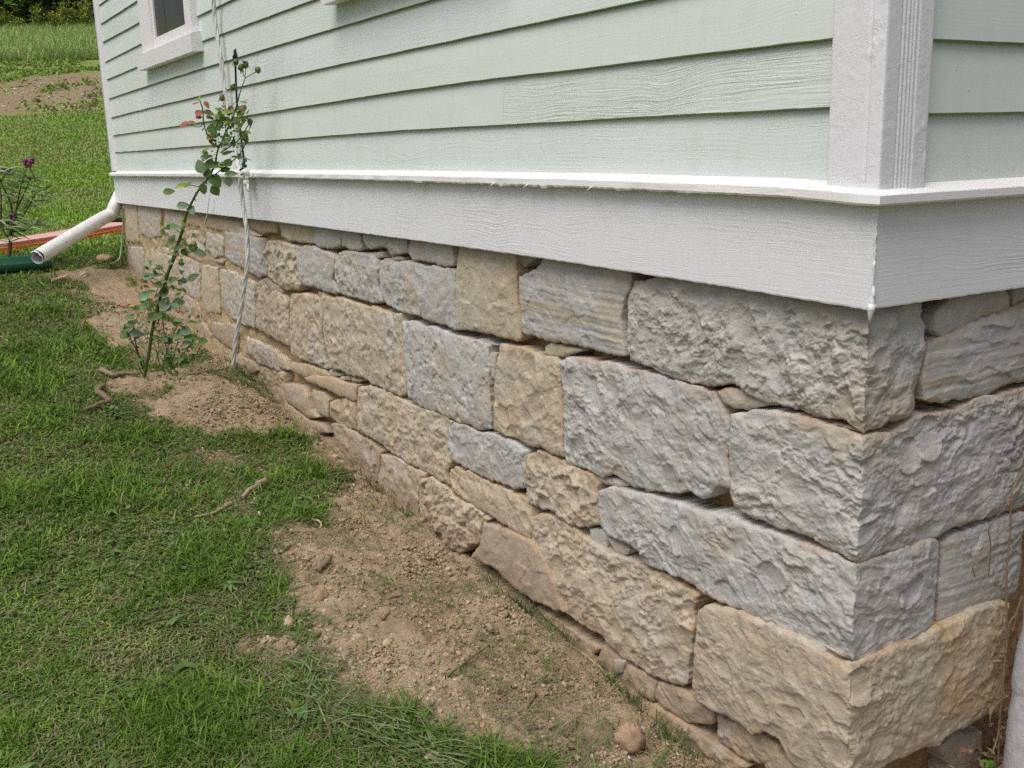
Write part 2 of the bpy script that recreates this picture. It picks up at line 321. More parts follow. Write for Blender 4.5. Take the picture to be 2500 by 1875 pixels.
def axis_pts(parts):
    out = []
    for a0, b0, st in parts: out.append(np.linspace(a0, b0, max(2, int(round((b0-a0)/st))), endpoint=False))
    return np.concatenate(out+[[parts[-1][1]]])
gx = axis_pts([(-420, -60, 30), (-60, -14, 1.0), (-14, -6, 0.07), (-6, -3, 0.022), (-3, 0.9, 0.0115), (0.9, 3, 0.1), (3, 12, 1.0), (12, 300, 30)])
gy = axis_pts([(-300, -12, 24), (-12, -2.6, 0.4), (-2.6, -1.7, 0.03), (-1.7, 0.12, 0.0125), (0.12, 1.4, 0.1), (1.4, 14, 0.6), (14, 60, 2), (60, 420, 30)])
GX, GY = np.meshgrid(gx, gy); GX = GX.ravel(); GY = GY.ravel(); Zg = gz(GX, GY); DM = dirt_mask(GX, GY)
S = far_s(GX, GY); nearw = (1-sst(9, 12, S))
Zg = Zg+DM*nearw*(0.030*(fbm(GX*16, GY*16, 3, 4)-0.5)*2+0.016*np.abs(fbm(GX*45, GY*45, 9, 3)-0.5)*2+0.02*(fbm(GX*5, GY*5, 41, 2)-0.5))
GRAV = sst(29.5, 31.5, S+4*(fbm(GX*0.35, GY*0.35, 8, 3)-0.5))*(1-sst(36.5, 39, S+4*(fbm(GX*0.4, GY*0.4, 18, 3)-0.5)))
FAR = sst(9, 16, S)
nx, ny = len(gx), len(gy); I = np.arange(nx*ny).reshape(ny, nx)
F = np.stack([I[:-1, :-1], I[:-1, 1:], I[1:, 1:], I[1:, :-1]], -1).reshape(-1, 4)
me = mesh_np('ground', np.stack([GX, GY, Zg], 1), F, None, {'Mask': np.stack([DM*nearw, GRAV, FAR], 1)})
g = obj('ground', me, M_GROUND); g['kind'] = 'structure'

# ------------------------------------------------------------------ house
house = thing('house', (-4.5, 2.5, -1.1), 'pale green clapboard house with white trim on a rough limestone foundation', 'house')
def part(name, me, mats, parent=None, color=None, label=None):
    par = parent or house; o = obj(name, me, mats, par, color)
    o.matrix_parent_inverse = Matrix.Translation(-house.location); 
    if parent is not None and parent is not house: o.matrix_parent_inverse = Matrix.Identity(4)
    if label: o['label'] = label
    return o
XL = -8.92; ZTOP = 3.2; DEEP = 7.0
# --- clapboards of the long wall: lower lips followed from the photo
LIPS = [[(282, 372.5), (503, 356), (700, 340), (1000, 318), (1222, 306.6), (1447, 292.8), (1900, 271), (2017, 264)],
        [(277, 331), (512, 296), (696, 268), (1000, 220), (1146, 200), (2017, 98)], [(273, 287), (535, 223), (700, 187)],
        [(268, 240.5), (535, 155), (683, 109)], [(264, 193), (343, 161), (481, 106), (525, 88.6), (700, 25)], [(259.5, 150), (348, 106), (471, 44), (516, 24)]]
def curve_from(pts, Y):
    P = np.array([on_y(x, y, Y) for x, y in pts]); return P[:, 0], P[:, 2]
LZ = []
for i in range(18):
    base = 0.4484+0.1593*i
    if i < len(LIPS):
        xs, zs = curve_from(LIPS[i], 0.005)
        if len(xs) < 5 and xs[-1] < -2: zs = np.append(zs, base-0.006); xs = np.append(xs, 0.0)
        k = np.polyfit(xs, zs-base, 2 if len(xs) > 3 else 1)
        LZ.append((lambda x, xs=xs, zs=zs: np.interp(x, xs, zs)) if i < 2 else (lambda x, k=k, b=base: b+np.clip(np.polyval(k, x), -0.03, 0.03)))
    else: LZ.append(lambda x, b=base: np.full(np.shape(x), b))
cap_x, cap_z = curve_from([(269, 430), (660, 434), (1000, 443), (1450, 459), (1900, 481), (2143, 506)], -0.035)
capz = lambda x: np.interp(x, cap_x, cap_z)
sk_x, sk_z = curve_from([(285, 495), (700, 545), (1000, 584.5), (1337.7, 633), (1800, 705), (2127.5, 759)], 0.0)
skz = lambda x: np.interp(x, sk_x, sk_z)
def clap(x0, x1, zlo, zhi, seed, side='long', thick=0.017):
    """one board: bevelled profile swept along the wall; lip at the bottom"""
    xs = np.append(np.arange(x0, x1, 0.05), x1); a = zlo(xs)+0.0035*(fbm(xs*1.7, xs*0+seed, 3, 3)-0.5)+0.0012*(vn(xs*14, xs*0, seed)-0.5); b = zhi(xs)+0.012
    yf = 0.005+0.003*(vn(xs*0.8, xs*0+3, seed)-0.5); rows = []
    for y, z in ((0.026+0*xs, a+0.001), (yf+0.001, a), (yf, a+0.0030), (yf+0.0065, (a+b)/2), (0.019+0*xs, b), (0.03+0*xs, b)):
        rows.append(np.stack([xs, y, z], 1) if side == 'long' else np.stack([-y, xs, z], 1))
    n = len(xs); V = np.concatenate(rows); f = []; mi = []
    for r in range(5):
        for i in range(n-1):
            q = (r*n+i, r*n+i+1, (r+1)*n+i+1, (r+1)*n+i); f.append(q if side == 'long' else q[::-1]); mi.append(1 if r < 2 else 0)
    c0 = tuple(r*n for r in range(6)); c1 = tuple(r*n+n-1 for r in range(6))
    f4 = np.array(f); me = bpy.data.meshes.new('clapboard'); me.from_pydata([tuple(v) for v in V], [], [tuple(map(int, q)) for q in f]+[c0, c1[::-1]])
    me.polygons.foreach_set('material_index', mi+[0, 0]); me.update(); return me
def board(x0, x1, i, rough, side='long'):
    zlo = (lambda x: capz(x)+0.035) if i == 0 else LZ[i-1]; zhi = LZ[i]
    if side == 'right':
        zlo = (lambda x, i=i: 0*x+(0.262 if i == 0 else 0.4261+0.1593*(i-1))); zhi = (lambda x, i=i: 0*x+0.4261+0.1593*i)
    t = 1+random.uniform(-0.03, 0.03)
    c = (GREEN[0]*t*random.uniform(0.99, 1.01), GREEN[1]*t, GREEN[2]*t*random.uniform(0.985, 1.01), rough)
    
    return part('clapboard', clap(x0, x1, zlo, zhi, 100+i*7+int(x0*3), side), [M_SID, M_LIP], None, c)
j1 = on_y(1226, 270, 0.005)[0]; j2 = on_y(695, 240, 0.005)[0]; j3 = on_y(690, 140, 0.005)[0]
JO = {1: [(j1, 0.10, 0.95)], 2: [(j2, 0.75, 0.16)], 3: [(j3, 0.55, 0.35)], 6: [(-4.2, 0.4, 0.5)], 9: [(-2.9, 0.4, 0.5)], 12: [(-5.5, 0.4, 0.5)]}
RO = {0: 0.42, 4: 0.5, 5: 0.4, 7: 0.7}
for i in range(17):
    x0, x1 = XL+0.16, -0.139+0.004
    if i in JO:
        xj, ra, rb = JO[i][0]; board(x0, xj-0.0008, i, ra); board(xj+0.0008, x1, i, rb)
    else: board(x0, x1, i, RO.get(i, 0.6))
for i in range(17): board(0.137, DEEP, i, 0.08 if i != 1 else 0.05, 'right')
mb = MB(); mb.box(XL+0.02, -0.03, 0.031, DEEP, 0.2, ZTOP); part('wall_sheathing', mb.mesh('wall_sheathing', False), M_TRIM, None, (*WHITE, 0.2))
# --- skirt boards and drip cap, mitred at the corner
def sweep(xs, prof, side='long'):
    """prof: list of (offset_fn, z_fn) evaluated along xs; miter: the end point follows the offset round the corner"""
    rows = []
    for off, zf in prof:
        o = off(xs) if callable(off) else np.full(len(xs), off); z = zf(xs)
        x = np.where(xs >= -1e-6, o if side == 'long' else xs, xs)
        if side == 'long': rows.append(np.stack([np.where(np.arange(len(xs)) == len(xs)-1, o, xs), -o, z], 1))
        else: rows.append(np.stack([o, np.where(np.arange(len(xs)) == 0, -o, xs), z], 1))
    n = len(xs); V = np.concatenate(rows); f = []
    for r in range(len(prof)-1):
        for i in range(n-1): f.append((r*n+i, r*n+i+1, (r+1)*n+i+1, (r+1)*n+i))
    m_ = len(prof)
    me = bpy.data.meshes.new('sweep'); me.from_pydata([tuple(v) for v in V], [], f+[tuple(r*n for r in range(m_))[::-1], tuple(r*n+n-1 for r in range(m_))]); me.update(); return me
xl = np.concatenate([np.arange(XL-0.01, -3, 0.05), np.arange(-3, -0.02, 0.008), [0.0]]); yr = np.concatenate([[0.0], np.arange(0.02, 2, 0.012), np.arange(2, DEEP, 0.2), [DEEP]])
rag = lambda x: 0.002*(vn(x*55, x*0, 5)-0.5)
skl = [(-0.03, lambda x: skz(x)+0.001), (lambda x: -0.001+0*x, lambda x: skz(x)+rag(x)), (lambda x: 0.0+0.002*(vn(x*1.2, x*0, 9)-0.5)*(x < -0.02), lambda x: skz(x)+0.004+rag(x)),
       (lambda x: 0.0+0.003*(vn(x*1.2, x*0, 9)-0.5)*(x < -0.02), lambda x: capz(x)+0.006), (-0.03, lambda x: capz(x)+0.006)]
part('skirt_board', sweep(xl, skl), M_TRIM, None, (*WHITE, 0.95))
skr = [(-0.03, lambda x: 0*x+0.001), (-0.001, lambda x: rag(x)), (0.0, lambda x: 0.004+rag(x)), (0.0, lambda x: 0*x+0.24), (-0.03, lambda x: 0*x+0.24)]
part('skirt_board', sweep(yr, skr, 'right'), M_TRIM, None, (*WHITE, 0.9))
def fray(x):
    w = np.exp(-((x+1.55)/0.75)**2)
    return -0.0012*np.maximum(0, vn(x*70, x*0, 2)-0.45)*(1+6*w)-0.009*w*np.maximum(0, vn(x*22, x*0, 12)-0.7)/0.3+0.002*(vn(x*30, x*0, 4)-0.5)
capl = [(-0.028, lambda x: capz(x)+0.001), (lambda x: 0.033+0.002*(vn(x*9, x*0, 1)-0.5), lambda x: capz(x)+fray(x)), (lambda x: 0.036+0.003*(vn(x*12, x*0, 1)-0.5), lambda x: capz(x)+0.005+0.5*fray(x)),
        (lambda x: 0.036+0.003*(vn(x*8, x*0, 6)-0.5), lambda x: capz(x)+0.0225), (lambda x: 0.0345+0*x, lambda x: capz(x)+0.0242), (-0.020, lambda x: capz(x)+0.049), (-0.028, lambda x: capz(x)+0.049)]
part('drip_cap', sweep(xl, capl), M_TRIM, None, (0.84, 0.83, 0.83, 0.75))
c0 = float(capz(0.0))
capr = [(-0.028, lambda x: 0*x+c0+0.001), (0.033, lambda x: c0+0.4*fray(x-9)), (0.036, lambda x: 0*x+c0+0.005), (0.036, lambda x: 0*x+c0+0.0225), (0.0345, lambda x: 0*x+c0+0.0242), (-0.020, lambda x: 0*x+c0+0.049), (-0.028, lambda x: 0*x+c0+0.049)]
part('drip_cap', sweep(yr, capr, 'right'), M_TRIM, None, (0.84, 0.83, 0.83, 0.7))
# splinters of paint and wood hanging from the cap's torn edge
for px, L, sd in ((1210, 0.03, -1), (1292, 0.026, -1), (1450, 0.026, -1)):
    p = on_y(px, 446, -0.034); z = float(capz(p[0])); q = [(p[0], -0.034, z+0.006), (p[0]+sd*L*0.7, -0.037, z-0.001), (p[0]+sd*L*1.25, -0.040, z-0.011)]; mb = MB(); mb.tube(q, [0.0035, 0.0028, 0.0004], 5)
    part('splinter', mb.mesh('splinter'), M_TRIM, None, (0.8, 0.8, 0.8, 0.5))
mb = MB(); rs_ = np.random.default_rng(4); zc_ = np.linspace(0.0, c0, 34)
mb.tube([(0.0015+0.0015*rs_.standard_normal(), -0.0015+0.0015*rs_.standard_normal(), z) for z in zc_], np.clip(0.0024+0.0006*rs_.standard_normal(34)+0.0035*np.exp(-((zc_-0.02)/0.03)**2), 0.0012, 0.008), 7)
part('paint_crust', mb.mesh('paint_crust'), M_TRIM, None, (*WHITE, 0.1))
mb = MB(); mb.tube([(0.0, 0.0, 0.012), (-0.002, -0.001, -0.002), (-0.004, 0.0, -0.018), (-0.005, 0.0, -0.032)], [0.010, 0.008, 0.0045, 0.0008], 7); part('paint_drip', mb.mesh('paint_drip'), M_TRIM, None, (*WHITE, 0.1))
# --- corner boards
def lump(x, z, s): return 0.0022*np.maximum(0, fbm(x*45, z*45, s, 4)-0.55)/0.3*sst(0.5, 0.62, fbm(x*6, z*5, s+5, 2))+0.0010*(fbm(x*90, z*90, s+2, 3)-0.5)
zz = np.arange(c0+0.029, 1.1, 0.005); zz = np.append(zz, np.arange(1.12, ZTOP, 0.2))
def upright(us, offs, face):
    V = np.zeros((len(us), len(zz), 3)); U, Zc = np.meshgrid(us, zz, indexing='ij'); O = np.array(offs)[:, None]+np.where((np.array(us) > -8)[:, None], lump(U+(3 if face == 'R' else 0), Zc, 21), 0)
    inner = np.zeros(len(us), bool); inner[0] = inner[-1] = True; O = np.where(inner[:, None], np.array(offs)[:, None], O)
    if face == 'L': V[..., 0] = U; V[..., 1] = -O
    else: V[..., 1] = U; V[..., 0] = O
    V[..., 2] = Zc; n = len(zz); Iq = np.arange(len(us)*n).reshape(len(us), n)
    Fq = np.stack([Iq[:-1, :-1], Iq[1:, :-1], Iq[1:, 1:], Iq[:-1, 1:]], -1).reshape(-1, 4)
    return mesh_np('corner_board', V.reshape(-1, 3), Fq)
uL = [-0.141, -0.139]+list(np.linspace(-0.137, -0.034, 24))+[-0.032, -0.0305, -0.0285]+list(np.linspace(-0.026, 0.0085, 9))+[0.0105]
oL = [-0.03, 0.010]+[0.012]*24+[0.010, 0.006, 0.010]+[0.012]*9+[0.0115]
part('corner_board', upright(uL, oL, 'L'), M_TRIM, None, (*WHITE, 0.0), 'peeling white corner board')
uR = [-0.012]+list(np.linspace(-0.009, 0.030, 10)); oR = [0.0105]+[0.012]*10
for k, c in enumerate((0.036, 0.049, 0.062, 0.073, 0.082)): uR += [c-0.004, c-0.0015, c, c+0.0015, c+0.004]; oR += [0.012, 0.009, 0.0065, 0.009, 0.0125 if k < 3 else 0.0155]
uR += list(np.linspace(0.089, 0.132, 10))+[0.1355, 0.137]; oR += [0.0155]*10+[0.013, -0.03]
part('corner_board', upright(uR, oR, 'R'), M_TRIM, None, (*WHITE, 0.0), 'fluted white corner board')
uE = [XL-0.0, XL+0.002, XL+0.16, XL+0.165]; part('corner_board', upright(uE, [-0.03, 0.014, 0.014, -0.03], 'L'), M_TRIM, None, (*WHITE, 0.3))
mb = MB(); mb.box(XL-0.004, XL+0.02, 0.004, DEEP, 0.0, ZTOP); part('end_wall', mb.mesh('end_wall', False), M_SID, None, (*GREEN, 0.2))
# shallow hipped roof with eaves high above the picture
mb = MB(); x0, x1, y0, y1 = XL-0.3, 0.3, -0.3, DEEP+0.3
mb.add([(x0, y0, ZTOP), (x1, y0, ZTOP), (x1, y1, ZTOP), (x0, y1, ZTOP), (x0, y0, ZTOP+0.12), (x1, y0, ZTOP+0.12), (x1, y1, ZTOP+0.12), (x0, y1, ZTOP+0.12), (-6, 3.5, ZTOP+2), (-3, 3.5, ZTOP+2)],
       [(0, 3, 2, 1), (0, 1, 5, 4), (1, 2, 6, 5), (2, 3, 7, 6), (3, 0, 4, 7), (4, 5, 9, 8), (6, 7, 8, 9)], [(5, 6, 9), (7, 4, 8)])
part('roof', mb.mesh('roof', False), m_plain('roof_shingle', (0.09, 0.09, 0.095), 0.9, 0.2, 20, 0.5))
# --- windows
def window(xa, xb, zs, label):
    """xa..xb outer casing, zs sill top"""
    fr = MB(); w = 0.16; top = zs+1.45
    fr.box(xa, xa+w*2.2, -0.034, 0.05, zs-0.005, top); fr.box(xb-w, xb, -0.034, 0.05, zs-0.005, top); fr.box(xa, xb, -0.0345, 0.05, top, top+0.13)
    f = part('window', fr.mesh('window_casing', False), M_TRIM, None, (0.82, 0.80, 0.82, 0.25), label)
    s = MB(); ia, ib = xa+w*2.2+0.001, xb-w-0.001; s.box(ia, ia+0.055, -0.018, 0.05, zs+0.06, top); s.box(ib-0.055, ib, -0.018, 0.05, zs+0.06, top); s.box(ia, ib, -0.0205, 0.05, zs-0.004, zs+0.075); s.box(ia, ib, -0.016, 0.05, zs+0.72, zs+0.76)
    part('sash', s.mesh('sash', False), M_TRIM, f, (0.83, 0.81, 0.84, 0.1))
    p = MB(); p.box(ia+0.05, ib-0.05, -0.006, 0.03, zs+0.07, top); part('glass', p.mesh('glass', False), M_GLASS, f)
    c = MB(); c.box(ia+0.05+0.28, ia+0.05+0.287, -0.009, -0.0055, zs+0.07, top); part('screen_bar', c.mesh('screen_bar', False), m_plain('grey_screen_bar', (0.12, 0.11, 0.13)), f)
    k = MB(); e0, e1 = xa-0.10, xb+0.07
    k.add([(e0, -0.062, zs-0.122), (e1, -0.062, zs-0.122), (e1, -0.066, zs-0.012), (e0, -0.066, zs-0.012), (e0, -0.02, zs+0.004), (e1, -0.02, zs+0.004), (e1, 0.03, zs+0.004), (e0, 0.03, zs+0.004), (e0, 0.03, zs-0.118), (e1, 0.03, zs-0.118)],
          [(0, 1, 2, 3), (3, 2, 5, 4), (4, 5, 6, 7), (1, 0, 8, 9), (7, 6, 9, 8)], [(0, 3, 4), (0, 4, 7), (0, 7, 8), (1, 5, 2), (1, 6, 5), (1, 9, 6)])
    part('sill', k.mesh('sill', False), M_TRIM, f, (0.82, 0.81, 0.82, 0.6)); return f
window(-6.99, -5.49, 1.155, 'narrow white window with dark glass near the far end of the wall')
window(-3.016, -1.6, 1.152, 'window whose sill corner just enters the top of the picture')

# ------------------------------------------------------------------ foundation: clay core + individually traced stones
SB = 0.045
def core():
    us = np.concatenate([np.arange(XL+0.03, -4, 0.03), np.arange(-4, -0.03, 0.012), np.arange(-0.03, 1.6, 0.012), [3.0, DEEP]]); vs = np.arange(-1.75, 0.06, 0.012)
    U, Vv = np.meshgrid(us, vs, indexing='ij')
    flush = 1-sst(-5.6, -3.2, U)
    d = -0.085+0.075*flush+(0.026-0.006*flush)*(fbm(U*14, Vv*14, 3, 4)-0.5)*2+flush*0.010*np.abs(fbm(U*40, Vv*40, 6, 3)-0.5)*2
    L = 1-sst(-0.001, 0.012, U); Rr = sst(-0.012, 0.001, U); X = np.minimum(U, 0)-SB+Rr*d; Y = np.maximum(U, 0)+SB-L*d
    n = fbm(U*6, Vv*6, 8, 4)[..., None]; C = np.array([0.30, 0.165, 0.075])*(1-n)+np.array([0.42, 0.30, 0.17])*n
    fl = flush[..., None]; C = C*(1-fl)+(np.array([0.46, 0.36, 0.22])*(0.75+0.5*n))*fl
    Iq = np.arange(U.size).reshape(U.shape); Fq = np.stack([Iq[:-1, :-1], Iq[1:, :-1], Iq[1:, 1:], Iq[:-1, 1:]], -1).reshape(-1, 4)
    V3 = np.stack([X, Y, Vv], -1).reshape(-1, 3)
    # end cap turning the far corner
    mb = MB(); e = XL+0.03
    nV = len(V3); V3 = np.vstack([V3, [(e-0.03, 0.04, -1.75), (e-0.03, 0.04, 0.05), (e-0.03, DEEP, -1.75), (e-0.03, DEEP, 0.05)]]); C = np.vstack([C.reshape(-1, 3), np.tile([[0.4, 0.32, 0.2]], (4, 1))])
    Fq = np.vstack([Fq, [[nV, nV+1, nV+3, nV+2]]])
    return mesh_np('foundation_wall', V3, Fq, None, {'Col': C})
found = part('foundation_wall', core(), M_CLAY, None, None, 'rough coursed limestone foundation with dry orange clay joints')
GREY = (0.465, 0.455, 0.442); BLUE = (0.452, 0.445, 0.438); OLIVE = (0.458, 0.452, 0.43); TAN = (0.49, 0.42, 0.315); DTAN = (0.475, 0.375, 0.26); PALE = (0.48, 0.44, 0.385); BRN = (0.40, 0.335, 0.265); MOT = (0.46, 0.40, 0.315)
PALS = {'g': GREY, 'b': BLUE, 'o': OLIVE, 't': TAN, 'd': DTAN, 'p': PALE, 'n': BRN, 'm': MOT}
def stone(pts, out, style, pal, seed, label=None):
    """pts: [(u,v)] unfolded wall coordinates (u<0 long wall, u>0 right wall)"""
    P = np.array(pts); u0, v0 = P.min(0); u1, v1 = P.max(0); uc, vc = P.mean(0)
    dist = math.dist((min(uc, 0), max(uc, 0), vc), CAMP); h = max(0.0030, 0.00122*dist); h = max(h, math.sqrt((u1-u0)*(v1-v0)/45000))
    mgn = 3*h+0.01; us = np.arange(u0-mgn, u1+mgn, h); vs = np.arange(v0-mgn, v1+mgn, h)
    U, Vv = np.meshgrid(us, vs, indexing='ij'); size = min(u1-u0, v1-v0)
    am = min(0.010, 0.06*size); sd = poly_sd(U, Vv, pts)+am*(fbm(U*11, Vv*11, seed, 3)-0.5)*2+0.5*am*(fbm(U*45, Vv*45, seed+4, 2)-0.5)*2+0.0012
    gu, gv = np.gradient(sd, h, h); gn = np.maximum(gu*gu+gv*gv, 0.25); corr = np.where(sd < 0.75*h, sd, 0); corr = np.clip(corr, -2.2*h, h)
    Uo = U-corr*gu/gn; Vo = Vv-corr*gv/gn; outside = sd < -0.75*h
    U0 = U; U = np.where(U > 0.0, U+5.37, U)
    wx = 0.35*(fbm(U*9, Vv*9, seed+9, 3)-0.5); wy = 0.35*(fbm(U*9, Vv*9, seed+19, 3)-0.5); hr = [float(_h(np.array([seed]), np.array([k_]), 9)[0]) for k_ in range(4)]; fs = 0.7+0.9*hr[0]; ag = (hr[1]-.5)*1.2; A = ((U+0.12*wx)*math.cos(ag)-(Vv+0.12*wy)*math.sin(ag))*fs+seed*3.1; B = ((U+0.12*wx)*math.sin(ag)+(Vv+0.12*wy)*math.cos(ag))*fs*(0.8+0.7*hr[2])+seed*1.7
    h1, r1 = facet(A/0.14, B/0.10, seed); h2, r2 = facet(A/0.052+5, B/0.040, seed+1); h3, r3 = facet(A/0.021, B/0.016+9, seed+2)
    f4 = fbm(U*60, Vv*60, seed+3, 3)-0.5; lay = fbm(U*3+seed, Vv*75+0.6*wy*6, seed+5, 3)-0.5
    def terr(t): fl = np.floor(t); return fl+sst(0.80, 1.0, t-fl)
    T1 = terr(fbm(A*9+wy, B*12+wx, seed+61, 4)*9)-4.5; T2 = terr(fbm(A*24+2*wx, B*34+2*wy, seed+62, 3)*8)-4
    calm = 1-0.85*sst(0.50, 0.60, fbm(U*5+wx*2, Vv*7+seed, seed+63, 3)); vary = 0.75+0.5*_h(np.array([seed]), np.array([3]), 5)[0]
    patch = sst(0.38, 0.58, fbm(U*6+seed, Vv*6, seed+6, 2))
    if style == 'chip': rel = 0.0020*hr[3]*lay+vary*(0.0034*h1+0.0030*h2+0.0026*T1+calm*(0.0030*h3*patch+0.0016*f4+0.0020*T2*(0.25+0.75*patch)))
    elif style == 'rough': rel = 0.0018*hr[3]*lay+vary*(0.003*h1+0.0028*h2+0.0022*T1+calm*(0.0036*h3*(0.3+0.7*patch)+0.0022*f4+0.0025*T2))
    elif style == 'smooth': rel = 0.004*h1+0.002*h2+0.002*f4+0.0012*T1*patch+0.006*(fbm(U*8, Vv*4, seed, 3)-0.5)
    elif style == 'band': rel = 0.006*h1*patch+0.007*lay+0.002*f4+0.004*h2*sst(0.52, 0.6, fbm(U*5, Vv*5, seed, 2))
    elif style == 'shell': rel = 0.020*h1+0.009*h2+0.002*h3+0.001*f4+0.002*T1
    else: rel = 0.005*h1+0.003*h2+0.0035*f4+0.001*T2-0.008*sst(0.68, 0.8, fbm(U*35, Vv*35, seed, 2))
    U = U0
    if style in ('chip', 'rough', 'shell'):                   # conchoidal scoops with a crisp rim
        rs = np.random.default_rng(seed)
        for _ in range(int(3+(u1-u0)*(v1-v0)*(45 if style != 'shell' else 90))):
            cu, cv = rs.uniform(u0, u1), rs.uniform(v0, v1); ra = rs.uniform(0.018, 0.062)*min(1, size/0.2+.3); el = rs.uniform(0.5, 1.0); an = rs.uniform(0, 3.14)
            a1_ = (U-cu)*math.cos(an)+(Vv-cv)*math.sin(an); b1_ = (-(U-cu)*math.sin(an)+(Vv-cv)*math.cos(an))/el; q2 = (a1_*a1_+b1_*b1_)/(ra*ra)*(1+0.5*(fbm(U*30, Vv*30, seed+7, 2)-0.5))
            k_ = q2 < 1; rel = np.where(k_, rel*(0.25+0.75*q2)-0.16*ra*(1-q2)+0.22*a1_*rs.uniform(-1, 1), rel)
    rel = 0.85*rel*min(1.0, 0.35+size/0.25)
    ed = min(0.022, 0.3*size); w = sst(0, ed, sd)
    d = out+rel*(0.45+0.55*w)+min(0.008, 0.05*size)*(1-np.exp(-np.maximum(sd, 0)/(0.2*size+0.01)))-0.005*np.exp(-np.maximum(sd, 0)/0.004)
    if u0 < -0.02 and u1 > 0.02: d = d-np.exp(-np.abs(Uo)/0.014)*(0.008*np.maximum(0, fbm(Vv*18, U*10, seed+71, 3)-0.47)/0.3)
    d = np.where(outside, out-0.105, d)
    L = 1-sst(-0.001, 0.012, Uo); Rr = sst(-0.012, 0.001, Uo)
    sb = SB-out; X = np.minimum(Uo, 0)-sb+Rr*(d-out); Y = np.maximum(Uo, 0)+sb-L*(d-out)
    keep = sd > -2.4*h; cell = keep[:-1, :-1] & keep[1:, :-1] & keep[1:, 1:] & keep[:-1, 1:]
    ci, cj = np.nonzero(cell); nv = len(vs); idx = lambda i, j: i*nv+j
    Fq = np.stack([idx(ci, cj), idx(ci+1, cj), idx(ci+1, cj+1), idx(ci, cj+1)], 1)
    used, inv = np.unique(Fq, return_inverse=True); Fq = inv.reshape(-1, 4)
    base = np.array(PALS[pal]); C = np.ones((U.size, 3))*base; rr1, rr2 = r1.ravel()[:, None], r2.ravel()[:, None]
    C = C*(0.90+0.14*rr2+0.09*rr1); alt = np.array(GREY if pal in 'td' else (0.49, 0.345, 0.19) if pal == 'm' else TAN); mixw = (1.7 if pal == 'm' else 1.0)*(sst(0.52 if pal == 'm' else 0.60, 0.78, fbm(U*4+seed, Vv*4, seed+31, 3)).ravel()[:, None])*0.5+0.14*(rr2 > 0.8)
    C = C*(1-mixw)+alt*mixw
    if style == 'band': C = C*(1+0.28*lay.ravel()[:, None]); bt = sst(0.58, 0.72, fbm(U*1.5, Vv*18, seed+41, 3)).ravel()[:, None]*0.55; C = C*(1-bt)+np.array([0.44, 0.34, 0.22])*bt
    # clay smeared round the edges of the stone, soil splashed up from the ground
    cl = (np.exp(-np.maximum(sd, 0)/0.014)*sst(0.42, 0.62, fbm(U*7, Vv*7, seed+51, 3))).ravel()[:, None]*0.5; C = C*(1-cl)+np.array([0.40, 0.235, 0.11])*cl
    gzz = gz(np.minimum(U, 0).ravel(), np.where(U > 0, U, -0.05).ravel())
    so_ = (np.exp(-np.maximum(Vv.ravel()-gzz, 0)/0.13)*(0.55+0.9*fbm(U*5, Vv*5, 61, 3)).ravel())[:, None]; so_ = np.clip(so_, 0, 0.85); C = C*(1-so_)+np.array([0.36, 0.27, 0.185])*so_
    V3 = np.stack([X.ravel(), Y.ravel(), Vo.ravel()], 1)[used]
    me = mesh_np('foundation_stone', V3, Fq, None, {'Col': C[used]})
    return part('foundation_stone', me, M_STONE, found, (*base, 1), label)
STN = []   # (crop L pts, crop R pts, out, style, palette)
def st(style, pal, out, L='', R='', label=None):
    def prs(s, wall):
        r = []
        for tok in s.split():
            c, xy = tok.split(':'); x, y = map(float, xy.split(',')); q = fx(c, (x, y))
            if wall == 'L': p = on_y(q[0], q[1], SB-out); r.append((min(p[0]+SB-out, 0.0) if R else p[0]+SB-out, p[2]))
            else: p = on_x(q[0], q[1], -SB+out); r.append((max(p[1]-SB+out, 0.0) if L else p[1]-SB+out, p[2]))
        return r
    def ex(s):
        o = []; c = None
        for tok in s.split():
            if ':' not in tok and ',' not in tok: c = tok
            else: o.append(f'{c}:{tok}')
        return ' '.join(o)
    pts = prs(ex(L), 'L')+prs(ex(R), 'R')
    STN.append((pts, out, style, pal, label))
# top course, right to left
st('chip', 'o', 0.004, 'C4 1300,380 1095,445 1050,580 1045,830 1040,960 1070,1040 1200,1105 1400,1170 1610,1230 C5 0,930 200,1040 480,1110 640,1165 830,1195 965,1275', 'C5 1080,1262 1180,1205 1280,1190 1370,1140 1385,1010 1415,850 1440,760 1455,600 1460,470 1420,330 1430,240 1035,330', 'large olive grey corner stone under the skirt board')
st('band', 'b', 0.0, 'C4 400,240 345,325 205,390 205,500 225,620 225,830 300,855 450,890 700,950 950,1010 1045,1030 1000,850 1000,700 1015,560 1065,480 1080,290', '', 'blue grey stone split along thin brown bands')
st('smooth', 't', 0.0, 'C3 1650,460 1640,530 1620,700 1610,900 1625,1120 1740,1130 1850,1160 1950,1180 2040,1190 2085,1215 2115,1200 2120,1080 2105,960 2085,850 2085,700 2070,480', '', 'smooth tan stone standing upright')
st('chip', 'o', -0.02, 'C3 2095,500 2090,590 2125,630 2150,640 2190,600 2230,560 2230,520')
st('smooth', 'g', 0.0, 'C3 1290,380 1255,470 1250,530 1280,585 1400,605 1530,630 1590,630 1600,600 1592,440')
st('chip', 'g', 0.002, 'C3 1075,570 1030,600 1022,680 1030,780 1050,870 1090,930 1180,980 1240,1000 1350,1030 1500,1090 1615,1118 1615,1010 1605,850 1612,680 1590,650 1530,650 1430,640 1300,610 1150,590')
st('chip', 'o', -0.004, 'C3 900,340 905,420 925,480 960,500 1020,485 1080,490 1120,545 1200,535 1243,530 1240,440 1230,370')
st('smooth', 'g', -0.006, 'C3 740,310 735,430 740,480 860,515 895,500 885,390 880,320')
